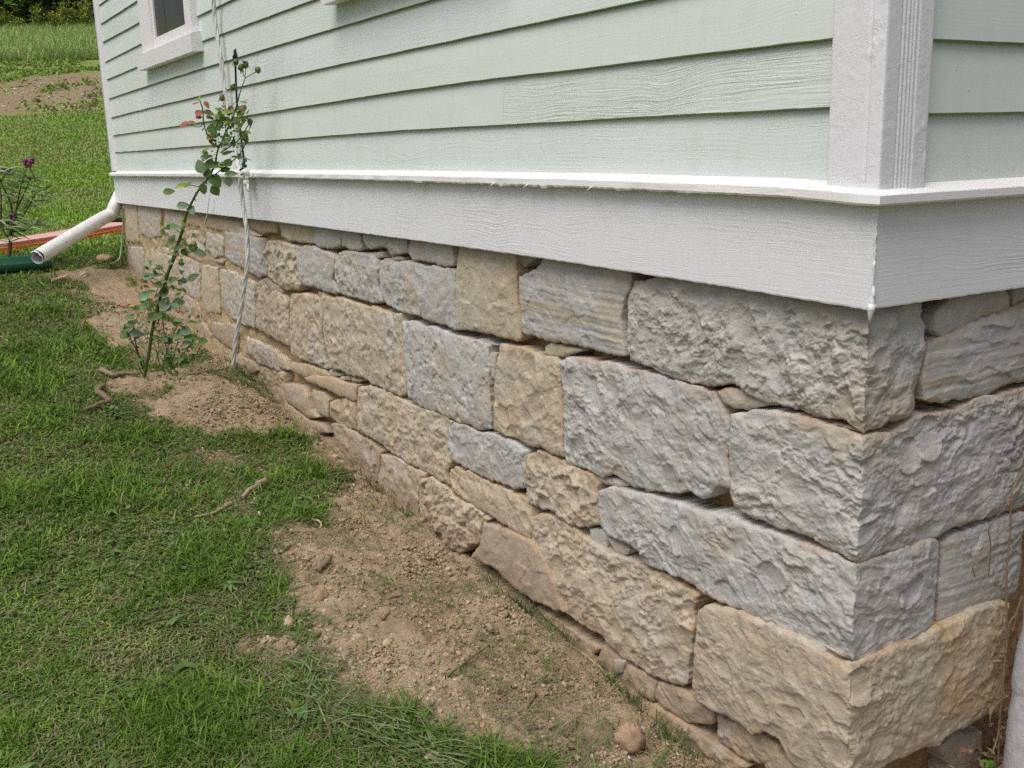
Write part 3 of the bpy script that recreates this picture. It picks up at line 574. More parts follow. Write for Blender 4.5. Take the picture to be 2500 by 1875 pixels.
st('smooth', 'o', -0.006, 'C3 520,280 525,345 530,460 580,490 670,490 728,470 732,370 730,300')
st('chip', 't', -0.006, 'C3 240,250 250,300 270,400 330,430 430,455 522,450 520,345 515,270')
st('smooth', 'd', -0.008, 'C3 30,240 30,340 120,385 240,375 235,300 230,250')
# second course
st('chip', 'o', 0.0, 'C3 740,505 690,560 685,650 690,740 720,840 860,885 1000,915 1050,905 1020,830 1015,760 1020,650 1000,590 960,540 860,530')
st('smooth', 'g', 0.0, 'C3 430,480 395,540 390,620 400,700 430,785 560,800 620,830 690,850 715,830 660,740 680,650 685,560 650,530 520,485')
st('shell', 't', 0.0, 'C3 180,430 160,470 150,600 170,720 230,770 300,810 400,815 420,780 388,680 388,560 420,490 300,450')
st('band', 'g', 0.0, 'C2 1735,370 1735,560 1780,610 1900,660 2000,720 2055,705 2050,560 2020,415 1860,380')
st('pit', 'p', -0.002, 'C2 1590,370 1590,500 1650,570 1725,560 1720,420 1680,390')
st('smooth', 'd', -0.004, 'C2 1600,250 1590,330 1700,360 1860,365 1850,290')
st('smooth', 'd', -0.004, 'C2 1440,210 1440,310 1570,335 1585,245')
st('pit', 'p', -0.002, 'C2 1270,190 1270,380 1350,440 1420,450 1420,330 1410,220')
st('pit', 'p', 0.0, 'C2 1060,150 1080,380 1150,420 1240,400 1245,260 1240,170')
st('smooth', 't', 0.0, 'C2 962,120 975,450 1070,450 1060,300 1050,140')
st('smooth', 'p', -0.002, 'C2 985,475 1000,720 1110,770 1110,600 1090,485')
st('smooth', 't', -0.002, 'C2 1120,500 1120,740 1250,790 1370,810 1370,590 1280,540')
st('shell', 't', -0.004, 'C2 1430,370 1430,470 1520,560 1580,560 1580,420 1500,350')
# third course
st('rough', 't', -0.002, 'C3 345,850 340,1000 330,1180 350,1320 480,1370 560,1400 620,1420 590,1200 590,1000 560,880 530,860 440,840')
st('rough', 't', 0.003, 'C3 565,870 590,950 590,1150 622,1250 640,1425 720,1425 780,1470 880,1480 960,1540 1080,1590 1190,1640 1235,1620 1215,1400 1200,1200 1190,1010 1050,970 900,930 780,890 640,870', '', 'wide tan stone with rough broken face')
st('pit', 'g', 0.0, 'C3 1240,1045 1200,1060 1210,1330 1235,1520 1250,1650 D1 1330,440 1430,480 1550,540 1700,590 1800,630 1890,620 1875,300 1868,60 1860,-20 C3 1750,1200 1600,1150 1400,1100', '', 'flat grey stone with whitish scuffs')
st('smooth', 'g', -0.012, 'D1 1875,35 1880,240 1915,240 1932,38')
st('chip', 't', 0.0, 'C4 60,910 50,950 30,1150 10,1400 10,1584 150,1634 300,1694 500,1774 550,1789 550,1600 545,1500 535,1250 530,1060 470,1020 400,1010 300,960 200,925', '', 'upright cream stone with a chipped face')
st('smooth', 't', -0.012, 'C4 450,905 410,940 405,1000 550,1015 600,990 690,965 560,930')
st('chip', 'b', 0.002, 'C4 580,1020 535,1060 535,1250 548,1450 D2 560,400 570,590 680,610 780,640 840,670 920,660 1000,690 1080,740 1280,790 1430,820 1500,790 1640,865 1740,770 1828,760 1828,500 1815,300 C4 1800,1530 1740,1370 1720,1300 1600,1240 1400,1200 1150,1130 900,1070 720,1040', '', 'large square blue grey stone')
st('smooth', 'o', -0.006, 'C4 1800,1255 1740,1290 1780,1370 1870,1410 1980,1420 2100,1395 2212,1380 2100,1330 1950,1270', '', 'thin lens shaped stone wedged in the joint')
st('smooth', 'g', -0.014, 'D2 820,668 800,672 810,715 900,737 1000,765 1060,740 1030,710 920,685')
st('rough', 'g', 0.006, 'D3 -66,30 -66,342 -56,642 -16,742 44,792 150,860 380,940 560,1000 720,1080 850,1130 925,1172', 'D3 1010,1160 1180,1100 1300,1060 1500,1000 1700,900 1880,860 2050,800 2212,740 2420,660 2420,-250 2212,-170 2000,-112 1720,-8 1500,30 1380,60 1250,170 1080,185 968,208', 'long grey corner stone in the second course')
# the same stone's top edge on the long wall
pts_, out_, sty_, pal_, lab_ = STN.pop(); tl = [on_y(*fx('D3', q), SB-out_) for q in ((830, 165), (680, 115), (500, 62), (350, 25), (150, 10))]
STN.append((pts_+[(min(p[0]+SB-out_, 0.0), p[2]) for p in tl], out_, sty_, pal_, lab_))
st('chip', 'b', 0.010, 'D2 860,760 820,780 825,900 840,1040 900,1130 1000,1180 1130,1250 1170,1340 1300,1400 1500,1500 D4 0,440 250,550 400,640 550,730 720,800 918,865', 'D4 1010,820 1180,730 1300,690 1400,640 1518,545 1530,400 1550,200 D3 1562,1110 1560,1020 1500,1015 1350,1060 1180,1112 1000,1178 925,1195', 'long chipped blue grey corner stone in the third course')
pts_, out_, sty_, pal_, lab_ = STN.pop(); tl = [on_y(*fx('D3', q), SB-out_) for q in ((850, 1175), (620, 1070), (330, 985), (0, 850))]+[on_y(*fx('D2', q), SB-out_) for q in ((1500, 925), (1200, 815), (1130, 812), (960, 785))]
STN.append((pts_+[(min(p[0]+SB-out_, 0.0), p[2]) for p in tl], out_, sty_, pal_, lab_))
st('smooth', 'p', 0.004, '', 'D4 1240,720 1350,712 1450,670 1525,600 1520,548 1380,660')
# right wall
st('smooth', 'o', -0.006, '', 'C5 1640,230 1530,360 1530,490 1580,550 1700,480 1900,400 2080,340 2110,310 2110,230 2050,130')
st('chip', 'o', -0.006, '', 'C5 2130,90 2140,300 2212,270 2300,230 2300,40')
st('band', 'g', 0.0, '', 'C5 1480,600 1460,750 1440,870 1450,1020 1560,1060 1750,1030 1900,1000 2000,960 2212,900 2420,830 2420,210 2212,290 2000,380 1800,460 1600,540')
st('band', 'g', 0.0, '', 'D3 1575,1025 D4 1572,200 1537,470 1537,570 1600,550 1750,490 1900,420 2080,360 2150,330 2200,150 D3 2205,1100 2230,800 2060,830 1900,890 1700,960', 'thinly banded grey stone on the right hand wall')
st('chip', 'm', 0.032, 'D5 1640,420 1590,445 1575,560 1570,700 1550,900 1545,1100 1600,1160 1700,1220 1800,1260 1900,1310 2000,1400 2080,1375 2212,1450 D4 330,1480 400,1600 470,1659 600,1750 905,1900', 'D4 1100,1680 1250,1605 1400,1525 1560,1500 1650,1390 1800,1330 1950,1250 2060,1220 2080,900 2090,600 2110,390 1950,420 1700,540 1540,600 1400,690 1200,750 1050,810 940,850', 'big orange tan corner stone at the bottom of the corner')
pts_, out_, sty_, pal_, lab_ = STN.pop(); tl = [on_y(*fx('D4', q), SB-out_) for q in ((840, 850), (700, 800), (450, 670), (250, 565), (0, 460))]
STN.append((pts_+[(0.0, pts_[-1][1]+0.006)]+[(min(p[0]+SB-out_, 0.0), p[2]) for p in tl], out_, sty_, pal_, lab_))
st('smooth', 'g', -0.02, '', 'D4 1560,1500 1640,1660 1600,1800 1850,1800 1900,1540 1880,1390 1700,1400')
# fourth course and below
st('rough', 't', 0.002, 'D5 290,-270 310,-60 420,200 500,350 560,460 680,540 800,620 900,700 1000,800 1130,890 1200,940 1350,990 1470,1025 1500,1000 1520,850 1530,700 1560,560 1540,440 1590,330 D2 1500,1525 1300,1425 1150,1355 1020,1305 900,1265 760,1185 640,1085 520,1015 400,965', '', 'long tan and grey stone above the soil')
st('smooth', 'n', 0.02, 'D5 -66,-230 -90,-60 -150,30 0,110 100,210 220,310 320,370 450,430 550,462 480,230 400,60 290,-90 154,-150 4,-210', '', 'dark brown stone half buried in soil')
st('shell', 't', 0.0, 'D2 350,480 270,510 255,700 250,860 350,920 440,940 520,990 620,1055 720,1060 826,1048 822,950 808,800 815,735 780,660 680,640 560,570 450,510', '', 'cream stone with shell shaped fractures')
st('chip', 'b', 0.0, 'D1 1600,570 1560,620 1555,740 1580,860 1650,900 1760,960 1900,1030 2060,1080 2150,1080 2160,900 2180,790 2050,720 1900,670 1750,620', '', 'lumpy dark grey stone')
st('rough', 't', 0.0, 'D1 1620,910 1570,940 1572,1040 1600,1120 1720,1190 1850,1270 1960,1350 2080,1410 2180,1470 2212,1390 2190,1190 2150,1150 2050,1110 1880,1040 1740,970')
st('shell', 't', 0.006, 'D1 1420,1000 1360,1010 1330,1150 1345,1340 1480,1480 1640,1590 1800,1500 1820,1360 1880,1330 1850,1290 1720,1210 1600,1150 1570,1100 1500,1050')
st('chip', 't', 0.0, 'D1 950,290 860,300 850,480 860,640 1000,710 1100,790 1250,890 1380,960 1480,1020 1570,1050 1560,950 1590,880 1560,800 1550,640 1590,570 1520,520 1440,500 1300,440 1240,410 1100,340')
st('chip', 't', 0.0, 'D1 1130,830 1050,830 1030,930 1015,1060 1200,1220 1320,1300 1330,1130 1350,1060 1390,970 1300,930')
st('chip', 'n', 0.0, 'D1 720,590 660,590 700,760 820,890 950,1020 1010,1040 1030,900 1050,790 960,730 860,660')
st('chip', 'd', -0.004, 'D1 700,390 650,420 650,530 700,570 780,620 852,640 850,540 848,400')
st('smooth', 'd', 0.002, 'D1 540,210 440,230 480,260 600,310 700,360 830,410 850,400 850,290 740,260 640,220', '', 'thin flat orange tan stone')
st('smooth', 't', -0.01, 'D1 510,320 520,400 560,500 635,540 640,400 600,340')
st('smooth', 't', -0.008, 'D1 260,260 260,330 300,400 400,480 480,540 560,540 500,480 480,360 430,300 330,270')
st('smooth', 'n', -0.006, 'D1 160,300 150,380 330,540 480,640 620,660 600,600 480,550 380,480 290,410 240,300')
st('rough', 't', 0.0, 'C3 150,780 90,800 90,950 110,1120 230,1200 330,1250 330,1100 320,900 280,850')
st('pit', 'p', 0.0, 'C2 1705,660 1705,850 1750,1010 1880,1090 1960,1110 1970,1000 1960,850 1950,760 1800,670')
st('smooth', 't', 0.0, 'C2 1560,620 1555,740 1560,900 1600,990 1700,1000 1690,800 1680,640')
st('pit', 'p', -0.002, 'C2 1380,560 1375,650 1385,790 1460,870 1545,900 1550,760 1550,620 1450,570')
st('rough', 'd', -0.002, 'C2 1400,830 1390,980 1480,1050 1555,1080 1550,930')
st('smooth', 'n', 0.0, 'C2 1640,1060 1640,1160 1720,1230 1830,1300 1840,1140 1800,1080')
st('rough', 'p', 0.0, 'C2 1900,1180 1890,1290 2000,1390 2150,1440 2130,1290 2000,1220')
st('smooth', 'n', -0.002, 'C2 1420,1000 1420,1100 1500,1200 1630,1260 1625,1160 1560,1060')
st('smooth', 'n', -0.004, 'C2 1180,800 1190,900 1380,990 1385,860 1300,815')
st('chip', 't', -0.004, 'C3 20,1230 30,1330 200,1400 320,1440 300,1360 180,1260')
st('smooth', 'd', -0.006, 'C3 350,1370 350,1440 460,1490 640,1480 620,1440 480,1390')
for q_ in ('C2 1560,1085 1540,1180 1560,1300 1640,1310 1630,1180', 'C2 1830,1320 1780,1400 1900,1480 1990,1440 1960,1370', 'C2 2010,1400 1990,1520 2080,1580 2200,1560 2190,1450', 'C2 1700,1260 1690,1330 1760,1360 1820,1320', 'C2 1260,560 1140,520 1130,500 1260,480 1360,520', 'C2 1440,480 1440,550 1540,600 1580,570 1500,520',
           'C2 1975,930 1970,1100 2080,1180 2100,1010', 'C2 2060,720 2000,740 1975,780 2080,830 2180,880 2180,800', 'C2 1735,300 1730,360 1900,400 2000,400 1900,350', 'C2 2060,1500 2060,1600 2212,1700 2212,1600', 'C2 1560,560 1640,600 1720,620 1740,580 1640,580'):
    st(random.choice(['rough', 'chip', 'shell']), random.choice('tdpn'), random.uniform(-.008, .002), q_)
for s_, p_, o_, q_ in (('rough', 'n', -.006, 'D5 860,720 800,830 900,930 1050,1050 1240,1150 1270,1000 1130,900 1000,820'), ('rough', 'n', -.004, 'D5 1280,1005 1250,1120 1330,1200 1500,1300 1700,1330 1720,1240 1640,1190 1540,1110 1470,1045'),
                       ('chip', 'd', -.01, 'D5 1730,1255 1740,1440 1900,1560 2100,1640 2260,1650 2212,1480 2100,1410 2000,1420 1900,1335'), ('rough', 'n', .004, 'D5 1000,1100 1150,1280 1400,1480 1700,1700 1950,1660 1700,1470 1500,1330 1250,1180'),
                       ('rough', 'n', -.004, 'D5 330,400 420,520 560,640 760,800 850,740 700,660 560,560 440,470'), ('rough', 'n', -.01, 'D4 250,1500 200,1640 300,1760 520,1800 440,1680 360,1580')):
    st(s_, p_, o_, q_)
# chinking chips
for s_, p_, q_ in (('smooth', 'g', 'C3 555,828 560,862 620,872 632,848'), ('smooth', 'g', 'C3 688,862 688,884 760,892 772,870'), ('chip', 'g', 'C3 640,770 640,830 700,850 712,785'), ('chip', 'g', 'C3 970,530 980,580 1050,562 1042,522'),
                   ('smooth', 'o', 'C3 1122,560 1130,592 1222,582 1182,548'), ('smooth', 'o', 'C3 1790,1190 1850,1250 1932,1242 1852,1190'), ('smooth', 'p', 'D1 540,182 560,206 636,206 620,178'), ('smooth', 'g', 'D1 632,168 668,222 722,212 682,176'),
                   ('smooth', 't', 'D1 722,222 730,246 806,246 800,218'), ('smooth', 'p', 'D1 812,226 815,256 870,266 902,240'), ('chip', 'g', 'D1 1440,570 1450,640 1540,682 1560,640 1530,588'),
                   ('chip', 'g', 'D2 755,1070 760,1190 885,1246 890,1160 850,1080'), ('chip', 'p', 'D2 895,1160 930,1215 962,1276 1030,1280 1060,1240 1000,1190'), 
                   ('smooth', 'b', 'D5 940,828 945,946 1000,920 1032,830'),
                   ):
    st(s_, p_, -0.016 if q_[:2] != 'D5' else 0.004, q_)
for k, (pts, out, sty, pal, lab) in enumerate(STN): stone(pts, out, sty, pal, 200+k*13, lab)

# ------------------------------------------------------------------ things around the house
def sub(root, name, me, mats, color=None, label=None, deep=False):
    o = obj(name, me, mats, root, color)
    if not deep: o.matrix_parent_inverse = Matrix.Translation(-root.location)
    if label: o['label'] = label
    return o
def gpt(x, y, dz=0.0): return np.array([x, y, float(gz(x, y))+dz])
def fp(c, *pts): return [fx(c, p) for p in pts]

# --- white round downspout coming round the far corner, its cut end over the green trough
dA = on_y(*fx('C2', (925, 60)), -0.06); dB = on_y(*fx('C2', (922, 170)), -0.06); dE = at_depth(*fx('C2', (290, 562)), depth(dB)-0.75)
ds = thing('downspout', tuple(dB), 'white round downspout pipe with a bent elbow sloping away from the far house corner', 'downspout')
UPX = np.array([XL-0.075, 0.10, 0.0])
path = smooth_path([UPX+[0, 0, 0.30], UPX+[0, 0, 0.13], np.array([XL-0.065, 0.035, 0.0]), np.array([XL-0.055, -0.01, -0.075]), np.array([XL-0.05, -0.05, -0.14]), dE+(np.array([XL-0.045, -0.10, -0.16])-dE)*0.88, dE], 8)
mb = MB(); mb.tube(path, 0.062, 20, cap=False); mb.tube(path[::-1], 0.057, 20, cap=False)
Pe = len(path)-1
sub(ds, 'elbow_pipe', mb.mesh('elbow_pipe'), M_PAINTW)
mb = MB(); T = (dE-dB)/np.linalg.norm(dE-dB); a1 = np.cross(T, [0, 0, 1.0]); a1 /= np.linalg.norm(a1); b1 = np.cross(a1, T)
for k in range(20):
    w0, w1 = 2*math.pi*k/20, 2*math.pi*(k+1)/20; ln = [0.016, 0.010, 0.013, 0.010][k % 4] if k not in (3, 4, 11) else 0.034; wm = (w0+w1)/2
    f_ = lambda w, r, l: dE+r*(a1*math.cos(w)+b1*math.sin(w))+T*l
    mb.add([f_(w0, .062, 0), f_(w1, .062, 0), f_(w1, .060, ln*0.6), f_(wm, .057, ln), f_(w0, .060, ln*0.7)], [(0, 1, 2, 4)], [(2, 3, 4)])
sub(ds, 'cut_end', mb.mesh('cut_end'), M_PAINTW)
mb = MB(); mb.tube([UPX+[0, 0, 0.24], UPX+[0, 0, 3.15]], 0.055, 14); sub(ds, 'upright_pipe', mb.mesh('upright_pipe'), M_PAINTW)
# --- green plastic trough on the lawn
tA = ground_at(*fx('C2', (405, 672))); tB = ground_at(*fx('C2', (0, 716))); tdir = (tB-tA); tdir /= np.linalg.norm(tdir); tA = tA+[0, 0, 0.01]; tN = np.cross([0, 0, 1.0], tdir); tN /= np.linalg.norm(tN)
if tN @ (CAMP-tA) > 0: tN = -tN
tr = thing('drain_trough', tuple(tA), 'long green plastic trough lying in the grass under the white downspout', 'trough')
mb = MB(); prof = [(-0.012, 0.095), (0.0, 0.112), (0.02, 0.095), (0.035, 0.03), (0.06, 0.012), (0.17, 0.020), (0.20, 0.05), (0.225, 0.150), (0.240, 0.165), (0.252, 0.150), (0.235, 0.03), (0.17, -0.01), (0.05, -0.01), (0.008, 0.02)]
n = len(prof); L_ = 1.7; prof = [(p, q*0.75+0.015) for p, q in prof]; V = [tA+tN*p+np.array([0, 0, q])+tdir*t for t in (0.0, 0.4, 0.9, L_) for p, q in prof]
mb.add(V, [(i*n+k, i*n+(k+1) % n, (i+1)*n+(k+1) % n, (i+1)*n+k) for i in range(3) for k in range(n)]); sub(tr, 'channel', mb.mesh('channel'), M_GREENPL)
mb = MB(); outer = [(0.0, 0.105), (0.008, 0.02), (0.05, -0.01), (0.17, -0.01), (0.235, 0.03), (0.248, 0.15)]
V = [tA+tN*p+np.array([0, 0, q*0.75+0.015])-tdir*t for t in (-0.004, 0.03) for p, q in outer]; mb.add(V, [(k, k+1, 7+k, 6+k) for k in range(5)]+[(5, 0, 6, 11)]); mb.add([V[i] for i in range(6)], [(0, 1, 2, 5), (2, 3, 4, 5)]); mb.add([V[i+6] for i in range(6)], [(0, 5, 2, 1), (2, 5, 4, 3)])
sub(tr, 'end_cap', mb.mesh('end_cap'), m_plain('scuffed_green_plastic', (0.10, 0.19, 0.14), 0.6, 0.3, 60, 0.4))
# --- long faded board with an orange edge, on the lawn beyond the house corner
bA = ground_at(*fx('C2', (-40, 552))); bB = ground_at(*fx('C2', (990, 378))); bd = bB-bA; bL = np.linalg.norm(bd); bd /= bL; bn = np.cross([0, 0, 1.0], bd); bn /= np.linalg.norm(bn)
if bn @ (CAMP-bA) > 0: bn = -bn
bt = thing('edged_board', tuple(bA), 'long faded pink board with a bright orange edge lying on the lawn behind the downspout', 'board')
sgs = [0.0, 0.12, 0.25, 0.38, 0.5, 0.63, 0.78, 1.0]
def strip(o0, o1, z0, z1, name, mt, wav=0.0):
    mb = MB(); V = []
    for t in sgs:
        q = bA+bd*bL*1.1*t; q[2] = float(gz(q[0], q[1]))
        j = wav*math.sin(t*19)
        for o, z in ((o0, z0), (o1, z0), (o1, z1), (o0, z1)): V.append(q+bn*o+np.array([0, 0, z+j+0.02]))
    n = len(sgs); mb.add(V, [(4*i+k, 4*i+(k+1) % 4, 4*i+4+(k+1) % 4, 4*i+4+k) for i in range(n-1) for k in range(4)]+[(0, 3, 2, 1), (4*n-4, 4*n-3, 4*n-2, 4*n-1)]); return sub(bt, name, mb.mesh(name, False), mt)
strip(0.03, 0.42, 0.0, 0.088, 'plank', M_BOARD); strip(-0.01, 0.028, 0.0, 0.045, 'orange_edge', M_ORANGE, 0.005); strip(-0.03, -0.012, -0.01, 0.010, 'yellow_lip', m_plain('yellow_lip', (0.75, 0.45, 0.06)), 0.006)
strip(0.026, 0.0292, 0.064, 0.067, 'groove', m_plain('dark_groove', (0.25, 0.13, 0.12)))
hA, hB = ground_at(*fx('C2', (770, 352))), ground_at(*fx('C2', (975, 322))); mb = MB(); mb.tube([hA+[0, 0, .05], hA*0.5+hB*0.5+[0, 0, .08], hB+[0, 0, .06], hB+(hB-hA)*0.5+[0, 0, .05]], 0.05, 10)
tag(obj('drain_hose', mb.mesh('drain_hose'), M_BLACK), 'black hose lying on the lawn behind the pink board', 'hose')
# --- twisted white cable running down the wall to the ground
ck = thing('twisted_cable', tuple(on_y(*fx('C2', (1800, 1390)), -0.16)), 'white painted twisted cable hanging down the wall beside the rose bush', 'cable')
up = [on_y(*q, -0.03) for q in fp('C1', (1640, -500), (1648, 0), (1664, 200), (1700, 420), (1728, 650), (1752, 800), (1790, 1000), (1828, 1220))]+[on_y(*fx('C1', (1850, 1345)), -0.058)]
lo = [on_y(*fx('C2', q), y) for q, y in (((1862, 60), -0.055), ((1880, 180), -0.05), ((1902, 330), -0.05), ((1908, 480), -0.06), ((1908, 620), -0.075), ((1890, 750), -0.09), ((1868, 900), -0.11), ((1845, 1050), -0.13), ((1818, 1210), -0.15), ((1798, 1400), -0.17))]
cp = smooth_path(up+lo, 22)
def helix(path, r, turns_per_m, ph):
    T = np.gradient(path, axis=0); T /= np.linalg.norm(T, axis=1, keepdims=True); s = np.concatenate([[0], np.cumsum(np.linalg.norm(np.diff(path, axis=0), axis=1))])
    A = np.cross(T, [0, 1.0, 0]); A /= np.linalg.norm(A, axis=1, keepdims=True); B = np.cross(T, A); w = 2*math.pi*turns_per_m*s+ph
    return path+r*(A*np.cos(w)[:, None]+B*np.sin(w)[:, None])
for k in range(3):
    mb = MB(); mb.tube(helix(cp, 0.0062, 3.4, k*2.094), 0.0082, 8); sub(ck, 'strand', mb.mesh('strand'), M_CORD)
q = on_y(*fx('C1', (1885, 1335)), -0.05)
mb = MB()
def blob(mb, c, r, seed, sq=(1, 1, 1), nn=8, am=0.25, col=(1, 1, 1)):
    V = []; rs = np.random.default_rng(seed); off = rs.uniform(0, 9, 3)
    for i in range(nn+1):
        th = math.pi*i/nn
        for k in range(2*nn):
            ph = math.pi*k/nn; d = np.array([math.sin(th)*math.cos(ph), math.sin(th)*math.sin(ph), math.cos(th)])
            f = 1+am*2*(float(fbm(d[0]*1.6+off[0]+d[2], d[1]*1.6+off[1]+d[2]*0.7, seed, 3))-0.5)
            V.append(np.asarray(c)+d*f*r*np.array(sq))
    m_ = 2*nn; mb.add(V, [(i*m_+k, (i+1)*m_+k, (i+1)*m_+(k+1) % m_, i*m_+(k+1) % m_) for i in range(nn) for k in range(m_)], c=col)
blob(mb, q+[0.02, 0, 0], 0.034, 3, (1, 0.8, 0.95), 8, 0.12); blob(mb, q+[0.03, 0, -0.055], 0.027, 4, (1, 0.8, 0.9), 8, 0.15); mb.tube([q+[-0.05, 0, -0.02], q+[0.05, 0, -0.03]], 0.014, 8); mb.tube([q+[0.05, 0, -0.06], q+[0.09, -0.01, -0.10]], 0.008, 6)
sub(ck, 'insulator', mb.mesh('insulator'), M_PAINTW)
# --- thin black stake standing up from the insulator
stp = [on_y(x, y, -0.085) for x, y in (fx('C1', (1852, 1312)), fx('C1', (1884, 1275)), fx('C1', (1872, 1150)), fx('C1', (1850, 1000)), fx('C1', (1832, 850)), fx('C1', (1820, 620)), fx('C1', (1816, 470)))]
sk = thing('plant_stake', tuple(stp[0]), 'thin black iron stake with a pointed finial rising above the rose bush', 'stake')
mb = MB(); mb.tube(smooth_path(stp, 6), 0.0062, 8); sub(sk, 'rod', mb.mesh('rod'), M_BLACK)
mb = MB(); tp = [on_y(*fx('C1', p_), -0.085) for p_ in ((1816, 470), (1814, 440), (1816, 415), (1812, 395), (1818, 372))]; mb.tube(tp, [0.007, 0.017, 0.011, 0.009, 0.001], 8); sub(sk, 'finial', mb.mesh('finial'), M_BLACK)
mb = MB(); mb.tube([stp[1]+[-.02, 0, .005], stp[1]+[.02, 0, -.005]], 0.011, 8); sub(sk, 'knob', mb.mesh('knob'), M_BLACK)
# --- thin wires on the wall
w1 = [on_y(*fx('C2', q_), y_) for q_, y_ in (((1622, 60), -0.03), ((1610, 150), -0.03), ((1595, 240), -0.02), ((1570, 330), -0.01), ((1542, 412), 0.0))]
mb = MB(); mb.tube(smooth_path(w1, 5), 0.0032, 5); tag(obj('wire', mb.mesh('wire'), M_PAINTW), 'thin pale wire hanging from the skirt board to the stones beside the rose', 'wire')
w2 = [on_y(*fx('C2', q_), y_) for q_, y_ in (((952, 170), -0.10), ((948, 300), -0.10), ((940, 430), -0.12), ((925, 560), -0.16), ((895, 595), -0.2))]+[ground_at(*fx('C2', (848, 615)))]
mb = MB(); mb.tube(smooth_path(w2, 6), 0.006, 5); tag(obj('wire', mb.mesh('wire'), m_plain('grey_wire', (0.36, 0.36, 0.34))), 'grey wire curving down from the downspout elbow into the soil', 'wire')

# ------------------------------------------------------------------ plants
def leaf(mb, base, d, up, L, Wd, col, fold=0.25, droop=0.25, n=5, shape='ovate'):
    """one leaf blade: outline along d, folded on the midrib, drooping; base at its stalk"""
    d = np.asarray(d, float); d /= np.linalg.norm(d); s = np.cross(d, up); s /= np.linalg.norm(s)+1e-9; u = np.cross(s, d); V = []
    for i in range(n+1):
        t = i/n; w = (math.sin(math.pi*min(1, t**0.75))**0.8 if shape == 'ovate' else math.sin(math.pi*t**0.8)**1.2)*Wd*0.5; c = np.asarray(base)+d*L*t-u*droop*L*t*t
        V += [c+s*w+u*w*fold, c, c-s*w+u*w*fold]
    q = []
    for i in range(n): q += [(3*i, 3*i+1, 3*i+4, 3*i+3), (3*i+1, 3*i+2, 3*i+5, 3*i+4)]
    mb.add(V, q, c=col)
def rv(a=1.0): return np.array([random.uniform(-a, a) for _ in range(3)])
rb = ground_at(353, 925); D0 = depth(rb); D1 = depth(on_y(570, 290, -0.20))
def RP(x, y): return at_depth(x, y, D0+(D1-D0)*np.clip((925-y)/(925-290), 0, 1.15))
RD = lambda c, *p: [RP(*fx(c, q)) for q in p]
rose = thing('rose_bush', tuple(rb), 'tall thorny rose bush with reddish new leaves leaning against the house wall', 'rose bush')
CANE = (0.075, 0.13, 0.03); DKC = (0.06, 0.075, 0.03); RED = (0.22, 0.08, 0.04)
main = RD('C2', (1112, 1505), (1130, 1400), (1150, 1300), (1180, 1100), (1230, 900), (1290, 700), (1340, 560), (1400, 380), (1440, 230), (1500, 100))+RD('C1', (1545, 1450), (1610, 1370), (1650, 1290), (1670, 1220))
canes = [('stem', main, [0.017]*8+[0.015, 0.013, 0.012, 0.012, 0.012, 0.012], CANE)]
canes += [('branch', RD('C1', (1665, 1230), (1690, 1130), (1735, 1050), (1760, 980), (1800, 890), (1830, 800), (1850, 720)), 0.008, CANE),
          ('branch', RD('C1', (1685, 1140), (1640, 1100), (1610, 1060), (1590, 1010), (1570, 940), (1565, 850), (1540, 770)), 0.007, CANE),
          ('branch', RD('C1', (1600, 1390), (1680, 1330), (1760, 1270), (1840, 1200), (1880, 1140), (1910, 1080)), 0.006, DKC), ('branch', RD('C1', (1700, 1180), (1760, 1140), (1830, 1090), (1880, 1020), (1920, 960)), 0.006, DKC),
          ('branch', RD('C1', (1845, 740), (1870, 660), (1890, 600), (1895, 510)), 0.0045, CANE), ('branch', RD('C1', (1890, 605), (1930, 580), (1990, 540)), 0.004, CANE), ('branch', RD('C1', (1885, 590), (1865, 540), (1856, 520)), 0.004, CANE),
          ('branch', RD('C1', (1570, 950), (1540, 980), (1470, 965)), 0.004, CANE), ('branch', RD('C1', (1745, 850), (1725, 800), (1715, 760)), 0.0035, DKC), ('branch', RD('C1', (1870, 1080), (1920, 1010), (1930, 945)), 0.0035, DKC),
          ('stem', RD('C2', (1105, 1430), (1080, 1350), (1040, 1250), (1000, 1180), (960, 1080)), 0.007, (0.10, 0.06, 0.035)), ('stem', RD('C2', (1095, 1400), (1060, 1280), (1035, 1170), (1030, 1060)), 0.007, (0.10, 0.06, 0.035)),
          ('stem', RD('C2', (1330, 1420), (1290, 1300), (1270, 1180), (1255, 1040)), 0.006, DKC), ('stem', RD('C2', (1340, 1420), (1400, 1330), (1480, 1220), (1530, 1130)), 0.006, DKC), ('stem', RD('C2', (1320, 1400), (1350, 1290), (1380, 1180)), 0.005, DKC),
          ('branch', RD('C2', (1290, 700), (1240, 650), (1200, 615)), 0.004, DKC), ('branch', RD('C2', (1400, 380), (1340, 340), (1290, 340)), 0.004, DKC), ('branch', RD('C2', (1370, 480), (1450, 500), (1540, 530)), 0.004, DKC), ('branch', RD('C2', (1280, 740), (1380, 740), (1490, 710)), 0.004, DKC), ('branch', RD('C2', (1230, 900), (1300, 920), (1380, 910)), 0.004, DKC), ('branch', RD('C2', (1270, 770), (1190, 730), (1130, 710)), 0.004, DKC),
          ('branch', RD('C1', (1600, 1480), (1530, 1440), (1450, 1430), (1350, 1450)), 0.004, DKC)]
random.seed(5)
for k in range(16):                                        # wispy side shoots
    bx, by = (random.uniform(1090, 1360), random.uniform(1340, 1440)) if k < 10 else (random.uniform(1180, 1300), random.uniform(800, 1100))
    dx = random.uniform(-1, 1)*190; dy = random.uniform(150, 330); canes.append(('branch', RD('C2', (bx, by), (bx+dx*.35, by-dy*.5), (bx+dx, by-dy)), random.uniform(.003, .005), random.choice([DKC, CANE])))
